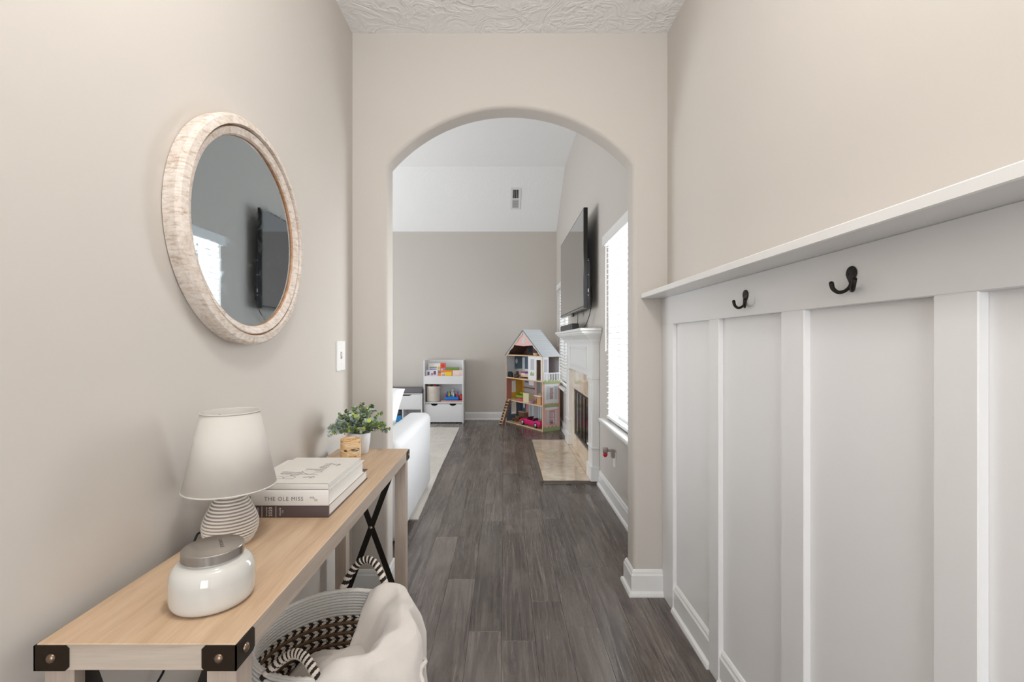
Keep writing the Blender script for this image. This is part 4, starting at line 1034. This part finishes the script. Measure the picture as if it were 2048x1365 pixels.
m = MB(); m.prism([(0.03, Z4+0.004), (hw-0.005, ZA-0.03), (hw+0.005, ZA-0.03), (DW-0.03, Z4+0.004), (DW-0.034, Z4+0.003), (hw, ZA-0.037), (0.034, Z4+0.003)], 'y', 0.012, DD-0.012); dmb(m, 'attic_lining', PBROWN)
dbox('attic_opening', DKBLUE, 0.20, 0.30, DD-0.016, DD-0.012, Z4+0.03, Z4+0.15)
# leaning ladder stair
lt, lb = Vector((0.115, -0.006, Z2)), Vector((0.185, -0.205, 0.0)); lad = thing('toy_ladder', 'small brown wooden ladder leaning on the dollhouse front', 'toy ladder', (0, 0, 0))
lad.location = DH.location; lad.rotation_euler = DH.rotation_euler; BASE[lad.name] = Vector()
for s_ in (-1, 1):
    o = Vector((0.042*s_, 0, 0)); a, b = lt+o, lb+o; m = MB()
    m.add([a+Vector((-.004, 0, 0)), a+Vector((.004, 0, 0)), a+Vector((.004, -.03, 0)), a+Vector((-.004, -.03, 0)), b+Vector((-.004, 0.03, 0)), b+Vector((.004, 0.03, 0)), b+Vector((.004, 0, 0)), b+Vector((-.004, 0, 0))],
          [(0, 1, 2, 3), (4, 5, 6, 7), (0, 1, 5, 4), (1, 2, 6, 5), (2, 3, 7, 6), (3, 0, 4, 7)]); m.build('stringer', BROWNWOOD, lad, local=True)
for k in range(9):
    u = (k+0.5)/9; c = lb.lerp(lt, u); m = MB(); m.box(c.x-0.040, c.x+0.040, c.y-0.022, c.y+0.022, c.z-0.004, c.z+0.004); m.build('tread', LIGHTWOOD, lad, local=True)

# things inside the dollhouse, placed in its axes
Rz = Matrix.Rotation(atan2(-0.81, 0.5), 4, 'Z')
def toy(name, label, cat, x, y, z, rot=0.0, group=None):
    p = Rz @ Vector((x, y, z)); o = thing(name, label, cat, (0.030+p.x, 7.17+p.y, z), atan2(-0.81, 0.5)+rot, group); return o
def tb_(t, name, mat, x0, x1, y0, y1, z0, z1, b=0.0): m = MB(); m.box(x0, x1, y0, y1, z0, z1, b); return m.build(name, mat, t, local=True)
HOT = simple('hot_pink_plastic', 'd81e6c', 0.22, coat=0.4)
t = toy('toy_car', 'hot pink convertible toy car on the dollhouse ground floor', 'toy car', 0.60, 0.085, 0.019)
side = [(-0.255, 0.03), (-0.262, 0.055), (-0.25, 0.075), (-0.17, 0.094), (-0.08, 0.102), (-0.06, 0.092), (0.12, 0.092), (0.14, 0.104), (0.22, 0.106), (0.255, 0.095), (0.262, 0.06), (0.25, 0.03), (0.205, 0.022), (-0.20, 0.022)]
m = MB(); m.prism(side, 'y', -0.068, 0.068); m.build('body', HOT, t, local=True, bevel=(0.012, 3))
m = MB()
for s_ in (-1, 1): m.box(-0.055, 0.115, s_*0.05-0.004, s_*0.05+0.004, 0.09, 0.094)
tb_(t, 'cockpit', BLACK, -0.055, 0.115, -0.050, 0.050, 0.07, 0.0935)
for s_ in (-1, 1): tb_(t, 'seat', simple('dark_toy_seat', '4a2a33', 0.6), 0.04, 0.075, s_*0.026-0.018, s_*0.026+0.018, 0.09, 0.122, 0.006)
m = MB(); m.prism([(-0.085, 0.098), (-0.080, 0.098), (-0.045, 0.132), (-0.050, 0.132)], 'y', -0.055, 0.055); m.build('windscreen', simple('toy_windscreen', '6c5560', 0.1), t, local=True)
for wx in (-0.165, 0.16):
    for s_ in (-1, 1):
        m = MB(); m.lathe([(0.0, -0.012), (0.036, -0.012), (0.038, -0.008), (0.038, 0.008), (0.036, 0.012), (0.0, 0.012)], (wx, s_*0.064, 0.0385), 'y', 24); wh = m.build('wheel', BLACK, t, local=True)
        m = MB(); m.lathe([(0.0, 0.0145*s_), (0.024, 0.0145*s_), (0.026, 0.011*s_)], (wx, s_*0.064, 0.0385), 'y', 18); m.build('hubcap', simple('grey_hubcap', 'aeb0b4', 0.3, 0.4), wh, local=True)
t = toy('toy_dresser', 'brown toy dresser under the oval mirror on the ground floor', 'toy furniture', 0.10, DD-0.055, 0.019)
tb_(t, 'body', BROWNWOOD, -0.075, 0.075, -0.03, 0.03, 0.03, 0.125); tb_(t, 'top', LIGHTWOOD, -0.082, 0.082, -0.034, 0.034, 0.125, 0.133)
for s_ in (-1, 1): tb_(t, 'leg', BLACK, s_*0.06-0.006, s_*0.06+0.006, -0.02, 0.02, 0, 0.03)
t = toy('toy_bench', 'brown toy bench behind the car on the ground floor', 'toy furniture', 0.12, 0.10, 0.019)
tb_(t, 'seat', BROWNWOOD, -0.05, 0.05, -0.03, 0.03, 0.03, 0.042); tb_(t, 'back', BROWNWOOD, -0.05, 0.05, 0.024, 0.03, 0.042, 0.08)
for s_ in (-1, 1): tb_(t, 'leg', BROWNWOOD, s_*0.042-0.005, s_*0.042+0.005, -0.028, 0.028, 0, 0.03)
t = toy('toy_cabinet', 'cream toy kitchen cabinet standing on the second floor', 'toy furniture', 0.52, 0.06, Z2)
tb_(t, 'body', simple('cream_toy', 'd9cfae', 0.5), -0.065, 0.075, -0.045, 0.05, 0.0, 0.135, 0.002); tb_(t, 'side', LIGHTWOOD, -0.072, -0.065, -0.045, 0.05, 0, 0.137); tb_(t, 'door', simple('cream_toy', 'd9cfae'), -0.06, 0.07, -0.048, -0.045, 0.01, 0.125, 0.001)
t = toy('toy_chair', 'tan toy chair with round back on the second floor', 'toy furniture', 0.66, 0.14, Z2)
TAN = simple('tan_toy', 'cf9a6c', 0.5)
tb_(t, 'seat', TAN, -0.03, 0.03, -0.03, 0.03, 0.06, 0.07)
m = MB(); m.prism([(-0.03, 0.07), (0.03, 0.07), (0.032, 0.12), (0.02, 0.14), (-0.02, 0.14), (-0.032, 0.12)], 'y', 0.022, 0.03); m.build('backrest', TAN, t, local=True)
for sx in (-1, 1):
    for sy in (-1, 1): tb_(t, 'leg', TAN, sx*0.025-0.004, sx*0.025+0.004, sy*0.025-0.004, sy*0.025+0.004, 0, 0.06)
t = toy('toy_table', 'small white topped toy table at the right of the second floor', 'toy furniture', 0.80, 0.07, Z2)
tb_(t, 'table_top', PWHITE, -0.085, 0.075, -0.055, 0.055, 0.112, 0.124, 0.002); tb_(t, 'pedestal', TAN, -0.04, 0.05, -0.03, 0.03, 0, 0.112)
t = toy('toy_sofa', 'green toy sofa by the second floor window', 'toy furniture', 0.13, 0.19, Z2)
GRN = simple('lime_toy', '8f9f2e', 0.6); tb_(t, 'seat', GRN, -0.10, 0.10, -0.04, 0.05, 0.015, 0.06, 0.01); tb_(t, 'backrest', GRN, -0.10, 0.10, 0.04, 0.06, 0.06, 0.10, 0.008); tb_(t, 'base', BROWNWOOD, -0.09, 0.09, -0.035, 0.05, 0, 0.015)
t = toy('toy_cushion', 'red toy cushion lying beside the cream cabinet', 'toy cushion', 0.34, 0.07, Z2)
tb_(t, 'cushion', simple('rose_toy', 'c65b6c', 0.8), -0.06, 0.07, -0.04, 0.04, 0, 0.035, 0.014)
t = toy('toy_doll_clothes', 'small mauve doll outfit on the second floor edge', 'toy clothes', 0.68, 0.012, Z2)
tb_(t, 'bodice', simple('mauve_toy', '8b7490', 0.8), -0.03, 0.035, -0.01, 0.022, 0, 0.035, 0.01); tb_(t, 'skirt', simple('rose_pale_toy', 'd6909d', 0.8), -0.085, -0.03, -0.008, 0.022, 0, 0.028, 0.01)
t = toy('toy_bed', 'toy bed with purple blanket on the third floor', 'toy furniture', 0.42, 0.13, Z3)
tb_(t, 'frame', LIGHTWOOD, -0.16, 0.15, -0.06, 0.09, 0.02, 0.05, 0.003); tb_(t, 'mattress', PWHITE, -0.15, 0.14, -0.055, 0.085, 0.05, 0.07, 0.006); tb_(t, 'blanket', simple('purple_toy', '8f7fc0', 0.8), -0.02, 0.145, -0.058, 0.088, 0.058, 0.085, 0.008); tb_(t, 'pillow', simple('rose_toy', 'c65b6c'), -0.145, -0.04, -0.04, 0.07, 0.066, 0.09, 0.008)
for sx in (-1, 1): tb_(t, 'leg', LIGHTWOOD, sx*0.14-0.008, sx*0.14+0.008, -0.05, 0.08, 0, 0.02)
t = toy('toy_tree', 'green toy potted tree left of the toy bed', 'toy plant', 0.20, 0.05, Z3)
m = MB(); m.lathe([(0, 0), (0.025, 0), (0.03, 0.055), (0, 0.055)], (0, 0, 0), 'z', 14); m.build('pot', simple('brown_toy_pot', '4b3a33', 0.6), t, local=True)
rs = random.Random(5); m = MB()
for k in range(70):
    a = rs.uniform(0, 2*pi); r = rs.uniform(0, 0.03); zz = rs.uniform(0.06, 0.17); p = Vector((r*cos(a), r*sin(a), zz)); d = Vector((cos(a), sin(a), 0.5))*0.012; s_ = Vector((-sin(a), cos(a), 0))*0.006
    m.add([p, p+d*0.5+s_, p+d, p+d*0.5-s_], [(0, 1, 2, 3)], 0)
m.build('foliage', simple('toy_leaf', '6f8a5a', 0.6), t, local=True, recalc=False)
t = toy('toy_fence', 'row of dark toy blocks at the left of the third floor', 'toy blocks', 0.075, 0.03, Z3)
for k in range(5): tb_(t, 'block', DKBLUE if k % 2 else simple('black_plastic', '151516'), -0.055+k*0.024, -0.038+k*0.024, -0.008, 0.012, 0, 0.075+0.01*(k % 2), 0.002)
t = toy('toy_chest', 'brown toy chest with a lamp beside the toy bed', 'toy furniture', 0.40, DD-0.045, Z3)
tb_(t, 'body', BROWNWOOD, -0.05, 0.05, -0.03, 0.03, 0, 0.13); m = MB(); m.lathe([(0.02, 0.13), (0.008, 0.14), (0.008, 0.19), (0.018, 0.19), (0.012, 0.215), (0, 0.215)], (0, 0, 0), 'z', 12); m.build('lamp', PYEL, t, local=True)
t = toy('toy_teddy', 'brown plush toy bear in front of the toy bed', 'toy bear', 0.27, 0.035, Z3)
m = MB()
def ball(m, c, r, mi=0, sq=(1, 1, 1)):
    pr = [(r*sin(pi*k/8), -r*cos(pi*k/8)) for k in range(9)]; q = len(m.v); m.lathe(pr, (0, 0, 0), 'z', 12, mi)
    m.v[q:] = [(c[0]+v[0]*sq[0], c[1]+v[1]*sq[1], c[2]+v[2]*sq[2]) for v in m.v[q:]]
for c, r in (((0, 0, 0.030), 0.030), ((0, -0.005, 0.075), 0.024), ((-0.018, 0, 0.096), 0.008), ((0.018, 0, 0.096), 0.008), ((-0.03, -0.012, 0.04), 0.012), ((0.03, -0.012, 0.04), 0.012), ((-0.02, -0.02, 0.012), 0.012), ((0.02, -0.02, 0.012), 0.012)): ball(m, c, r)
m.build('bear_body', simple('bear_brown', '5d4038', 0.95), t, local=True)
t = toy('toy_basket', 'straw toy basket on the attic floor', 'toy basket', 0.72, 0.06, Z4)
m = MB(); m.lathe([(0, 0), (0.04, 0), (0.05, 0.035), (0.044, 0.035), (0.036, 0.006), (0, 0.006)], (0, 0, 0), 'z', 16); m.build('bowl', LIGHTWOOD, t, local=True)

# ------------------------------------------------------------------ toy shelf with books, bins
SX0, SX1, SY0, SY1, SZ = -1.220, -0.614, 7.05, 7.335, 0.950
t = thing('toy_bookcase', 'low white toy bookcase against the far wall', 'bookcase', ((SX0+SX1)/2, 7.19, 0))
E = 0.018
for x in (SX0, SX1-E): box('side_panel', SHELFW, x, x+E, SY0, SY1, 0, SZ, t, b=0.001)
box('back_panel', SHELFW, SX0+E, SX1-E, SY1-0.01, SY1, 0.0, SZ, t)
box('shelf_board', SHELFW, SX0+E, SX1-E, SY0+0.004, SY1-0.01, 0.297, 0.316, t, b=0.001)
box('shelf_board', SHELFW, SX0+E, SX1-E, SY0+0.004, SY1-0.01, 0.593, 0.607, t, b=0.001)
box('front_lip', SHELFW, SX0+E, SX1-E, SY0, SY0+0.014, 0.593, 0.716, t, b=0.001)
box('book_rest', SHELFW, SX0+E, SX1-E, SY0+0.12, SY0+0.134, 0.607, 0.80, t, b=0.001)
dr = MB(); a, b = SX0+E+0.003, SX1-E-0.003; pts = [(a, 0.014), (b, 0.014), (b, 0.290)]
for cx in (a+(b-a)*0.75, a+(b-a)*0.25):
    for k in range(13):
        an = pi*k/12; pts.append((cx+0.05*cos(an), 0.290-0.030*sin(an)))
pts.append((a, 0.290)); dr.prism(pts, 'y', SY0+0.001, SY0+0.017); dr.build('drawer_front', SHELFW, t)
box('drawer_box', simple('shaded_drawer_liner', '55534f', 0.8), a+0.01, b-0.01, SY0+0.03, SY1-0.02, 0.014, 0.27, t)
KC_ = lambda n, c: simple(n, c, 0.5)
def kidbook(label, x0, x1, y, z0, z1, mat, deco=(), lean=6):
    o = thing('picture_book', label, 'book', ((x0+x1)/2, y, z0), group=None)
    m = MB(); m.box(-(x1-x0)/2, (x1-x0)/2, -0.005, 0.005, 0, z1-z0, 0.001); m.build('cover', mat, o, local=True)
    m = MB(); m.box(-(x1-x0)/2+0.002, (x1-x0)/2-0.002, 0.005, 0.010, 0.002, z1-z0-0.002); m.build('pages', PAPER, o, local=True)
    for (u0, u1, v0, v1, mm) in deco:
        w_ = x1-x0; h_ = z1-z0; m = MB(); m.box(-w_/2+w_*u0, -w_/2+w_*u1, -0.0056, -0.005, h_*v0, h_*v1); m.build('cover_print', mm, o, local=True)
    o.rotation_euler = (radians(-lean), 0, 0); return o
ORANGE, YELLOW, RED, GREENB, PALEP, LAV, PALEB = KC_('book_orange', 'ef8a2c'), KC_('book_yellow', 'f3cf3a'), KC_('book_red', 'e2512f'), KC_('book_green', '7b9440'), KC_('book_pale_pink', 'ecd9d2'), KC_('book_lavender', 'a7a3cf'), KC_('book_pale_blue', 'dfe6f0')
kidbook('white picture book with lilac and grey lettering in the rear row', -1.165, -0.982, 7.150, 0.72, 0.905, PAPER, [(0.12, 0.72, 0.62, 0.70, INK), (0.12, 0.68, 0.45, 0.56, LAV), (0.80, 0.95, 0.52, 0.72, YELLOW)])
kidbook('red orange picture book standing in the rear row', -0.978, -0.898, 7.150, 0.72, 0.908, RED, [(0.1, 0.45, 0.38, 0.55, PALEB), (0.55, 0.95, 0.38, 0.6, KC_('book_mauve', 'b98db0')), (0.35, 0.65, 0.72, 0.85, KC_('book_dark_red', 'b0361f'))])
kidbook('green picture book lying low in the rear row', -0.893, -0.688, 7.150, 0.72, 0.842, GREENB)
kidbook('pale picture book with dark red sketches in the front row', -1.196, -1.010, 7.085, 0.62, 0.804, PALEB, [(0.15, 0.32, 0.58, 0.85, KC_('book_plum', '7a4a66')), (0.45, 0.62, 0.56, 0.75, KC_('book_rose', 'c97d92')), (0.65, 0.85, 0.62, 0.92, KC_('book_plum', '7a4a66'))])
kidbook('orange and yellow picture book in the front row', -1.006, -0.790, 7.082, 0.62, 0.800, ORANGE, [(0.22, 0.5, 0.45, 0.80, PALEP), (0.5, 0.95, 0.45, 0.85, YELLOW), (0.3, 0.36, 0.5, 0.7, BROWNWOOD), (0.4, 0.46, 0.5, 0.7, BROWNWOOD), (0.0, 0.2, 0.75, 0.95, KC_('book_taupe', '8f7f86'))])
kidbook('pale pink picture book at the right of the front row', -0.786, -0.640, 7.085, 0.62, 0.800, PALEP, [(0.7, 0.9, 0.5, 0.9, KC_('book_peach', 'efc6b0'))])
t = thing('fabric_bin', 'cream fabric bin full of toys in the left of the bookcase cubby', 'bin', (-1.085, 7.17, 0.316))
m = MB(); m.lathe([(0, 0), (0.098, 0), (0.104, 0.02), (0.106, 0.20), (0.110, 0.235), (0.104, 0.238), (0.099, 0.20), (0.096, 0.02), (0, 0.02)], (-1.085, 7.17, 0.318), 'z', 32); m.build('fabric_body', simple('floral_cream_fabric', 'ded6cc', 0.9, var=0.14, vscale=35), t)
rs = random.Random(9); TC = [KC_('toy_red', 'c8302e'), KC_('toy_blue', '2a62b8'), KC_('toy_yellow', 'e6bf35'), KC_('toy_green', '2d7a55'), KC_('toy_white', 'eeeeee'), KC_('toy_purple', '5c4a78')]
for k in range(7):
    a = 2*pi*k/6; r = 0.06 if k < 6 else 0.0; m = MB(); ball(m, (-1.085+r*cos(a), 7.17+r*sin(a), 0.544+0.006*(k % 2)), 0.027)
    o = tag(m.build('toy_ball', TC[(5, 4, 5, 2, 5, 0, 4, 5, 5)[k]]), '%s toy ball at the %s of the heap in the cream fabric bin' % (('purple', 'white', 'purple', 'yellow', 'purple', 'red', 'white')[k], ('right', 'rear right', 'rear left', 'left', 'front left', 'front right', 'middle')[k]), 'toy', 'toys in the fabric bin')
t = thing('toy_box_lid', 'flat pink game box under the blue toy tray', 'box', (-0.76, 7.17, 0.316)); box('lid', KC_('box_pink', 'dba9a0'), -0.955, -0.640, 7.065, 7.30, 0.317, 0.340, t, b=0.003)
t = thing('toy_tray', 'blue plastic toy tray in the bookcase cubby', 'tray', (-0.80, 7.17, 0.340))
m = MB(); m.box(-0.905, -0.690, 7.075, 7.25, 0.3405, 0.396, 0.014); m.build('tray_body', KC_('tray_blue', '1f79d0'), t)
for k in range(14):
    x = -0.890+(k % 7)*0.029+rs.uniform(-0.004, 0.004); y = 7.105+(k//7)*0.075; hh = rs.uniform(0.03, 0.085); m = MB()
    if k % 3: m.lathe([(0, 0), (0.011, 0), (0.011, hh*0.6), (0.005, hh*0.7), (0.009, hh*0.85), (0.006, hh), (0, hh)], (x, y, 0.3962), 'z', 10)
    else: m.box(x-0.010, x+0.010, y-0.012, y+0.012, 0.3962, 0.3962+hh*0.8, 0.003)
    tag(m.build('toy_peg', TC[k % 6]), '%s toy %s, %s from the left in the %s row on the blue tray' % (('red', 'blue', 'yellow', 'green', 'white', 'purple')[k % 6], 'peg' if k % 3 else 'block', ('first', 'second', 'third', 'fourth', 'fifth', 'sixth', 'seventh')[k % 7], ('front', 'rear')[k//7]), 'toy', 'toy pieces on the blue tray')
t = thing('toy_rattle', 'clear round toy behind the blue tray pieces', 'toy', (-0.80, 7.27, 0.340)); m = MB(); m.tube([(-0.80, 7.27, 0.3405), (-0.80, 7.27, 0.44)], 0.005, 8); m.build('stick', TC[0], t)
m = MB(); ball(m, (-0.80, 7.27, 0.475), 0.036); m.build('globe', simple('clear_toy', 'd8dde0', 0.1), t)
t = thing('toy_truck', 'red toy truck at the right end of the bookcase cubby', 'toy', (-0.66, 7.16, 0.340)); box('truck_body', TC[0], -0.684, -0.642, 7.10, 7.24, 0.350, 0.420, t, b=0.008)
for yy in (7.125, 7.21):
    m = MB(); m.lathe([(0, -0.02), (0.014, -0.02), (0.014, 0.02), (0, 0.02)], (-0.663, yy, 0.3545), 'x', 14); m.build('wheel', BLACK, t)

# ------------------------------------------------------------------ storage bench
t = thing('storage_bench', 'white storage bench with grey cushion left of the toy bookcase', 'bench', (-1.75, 7.17, 0))
NX0, NX1, NY0, NY1 = -2.22, -1.232, 7.00, 7.335
box('cushion', GREYCUSH, NX0, NX1, NY0-0.005, NY1, 0.456, 0.527, t, bevel=(0.015, 3))
for x in (NX0, NX1-0.018): box('side_panel', SHELFW, x, x+0.018, NY0, NY1, 0, 0.455, t, b=0.001)
for z in (0.0, 0.212, 0.440): box('shelf_board', SHELFW, NX0+0.018, NX1-0.018, NY0+0.003, NY1, z+0.001, z+0.015, t, b=0.001)
box('divider', SHELFW, -1.535, -1.517, NY0+0.004, NY1-0.01, 0.016, 0.211, t); box('divider', SHELFW, -1.88, -1.862, NY0+0.004, NY1-0.01, 0.016, 0.211, t); box('back_panel', SHELFW, NX0+0.018, NX1-0.018, NY1-0.01, NY1, 0, 0.44, t)
m = MB(); m.prism([(NX0+0.02, 0.229), (NX1-0.02, 0.229), (NX1-0.02, 0.438), (-1.39, 0.438), (-1.43, 0.418), (-1.80, 0.418), (-1.84, 0.438), (NX0+0.02, 0.438)], 'y', NY0+0.001, NY0+0.016); m.build('drawer_front', SHELFW, t)
t = thing('storage_bin', 'blue plastic bin in the bench cubby', 'bin', (-1.70, 7.15, 0.016)); box('bin_body', KC_('bin_blue', '2f8fd0'), -1.85, -1.55, 7.03, 7.31, 0.0162, 0.12, t, b=0.01)
t = thing('folded_bag', 'dark grey folded bag on top of the blue bin', 'bag', (-1.70, 7.15, 0.12)); m = MB(); m.box(-1.84, -1.55, 7.02, 7.30, 0.1205, 0.20, 0.03); m.build('bag_body', simple('dark_grey_cloth', '4f4e50', 0.8), t, bevel=(0.012, 2))

# ------------------------------------------------------------------ rug and sofa
rug = MB(); rug.prism([(-0.595, 3.21), (-0.615, 4.4), (-0.635, 6.66), (-3.3, 6.66), (-3.3, 3.20)], 'z', 0.0005, 0.011)
tag(rug.build('area_rug', RUG), 'large cream woven rug beside the sofa', 'rug')
t = thing('sofa', 'white linen sofa seen past the left side of the arch', 'sofa', (-1.70, 3.35, 0.011))
def soft(name, x0, x1, y0, y1, z0, z1, bw, mat=SOFA): return box(name, mat, x0, x1, y0, y1, z0, z1, t, bevel=(bw, 5))
soft('arm', -0.825, -0.622, 2.76, 3.975, 0.03, 0.637, 0.055); soft('arm', -2.95, -2.745, 2.76, 3.975, 0.03, 0.637, 0.055)
soft('base', -2.744, -0.826, 2.80, 3.93, 0.03, 0.25, 0.02); soft('backrest', -2.744, -0.826, 2.765, 3.0, 0.25, 0.80, 0.06)
for a, b in ((-2.74, -1.79), (-1.785, -0.83)): soft('seat_cushion', a, b, 3.002, 3.95, 0.251, 0.45, 0.05)
for x in (-2.9, -0.70):
    for y in (2.85, 3.85): box('foot', BLACK, x, x+0.04, y, y+0.04, 0.0115, 0.03, t)
t = thing('throw_pillow', 'white throw pillow standing on the sofa behind its arm', 'pillow', (-1.08, 3.62, 0.474))
def pillow(w_, h_, d_):
    m = MB(); N = 14; vs = []
    for sgn in (1, -1):
        for i in range(N+1):
            for j in range(N+1):
                u, v = 2*i/N-1, 2*j/N-1; pin = 1-0.07*(1-(u*u))*abs(v)**3; pin2 = 1-0.07*(1-v*v)*abs(u)**3
                th = max(0.0, (1-u**4)*(1-v**4))**0.55
                vs.append((u*w_/2*pin2, sgn*d_/2*th, (v*pin+1)*h_/2))
    q = (N+1)**2; fs = []
    for i in range(N):
        for j in range(N):
            a = i*(N+1)+j; fs.append((a, a+1, a+N+2, a+N+1)); fs.append((q+a, q+a+N+1, q+a+N+2, q+a+1))
    m.add(vs, fs, 0, True); return m
m = pillow(0.44, 0.44, 0.15); pw = m.build('pillow_body', simple('white_pillow_cotton', 'eef0f1', 0.9, var=0.03, vscale=30), t, local=True)
t.rotation_euler = (radians(-14), radians(9), radians(-6))

# ------------------------------------------------------------------ ceiling vent on the slope
vy = 6.80; sl = atan2(0.64, 1.03)
t = thing('ceiling_vent', 'white air vent on the sloped living room ceiling', 'vent', (0.170, vy, 2.98+(FY-vy)*0.6214-0.001))
t.rotation_euler = (-sl+pi, 0, 0)      # local +z points into the room, local y runs along the slope
def vb(name, mat, x0, x1, y0, y1, z0, z1, b=0.0, p=None): m = MB(); m.box(x0, x1, y0, y1, z0, z1, b); return m.build(name, mat, p or t, local=True)
m = MB()
for q in ((-0.075, 0.075, -0.20, -0.17), (-0.075, 0.075, 0.17, 0.20), (-0.075, -0.045, -0.17, 0.17), (0.045, 0.075, -0.17, 0.17), (-0.045, 0.045, -0.012, 0.012)): m.box(q[0], q[1], q[2], q[3], 0.0, 0.006, 0.001)
m.build('frame', WHITE, t, local=True)
vb('duct_back', simple('vent_dark', '3a3a3a', 0.8), -0.045, 0.045, 0.012, 0.17, 0.0, 0.0015); vb('damper', simple('vent_grey', 'a7a7a7', 0.6), -0.045, 0.045, -0.17, -0.012, 0.0, 0.003)
for k in range(4): vb('louver', WHITE if k else WHITE, -0.040+k*0.024, -0.036+k*0.024, 0.012, 0.17, 0.0015, 0.006)
for k in range(5): vb('louver', WHITE, -0.045, 0.045, -0.034-k*0.03, -0.03-k*0.03, 0.003, 0.005)
bpy.context.view_layer.update()
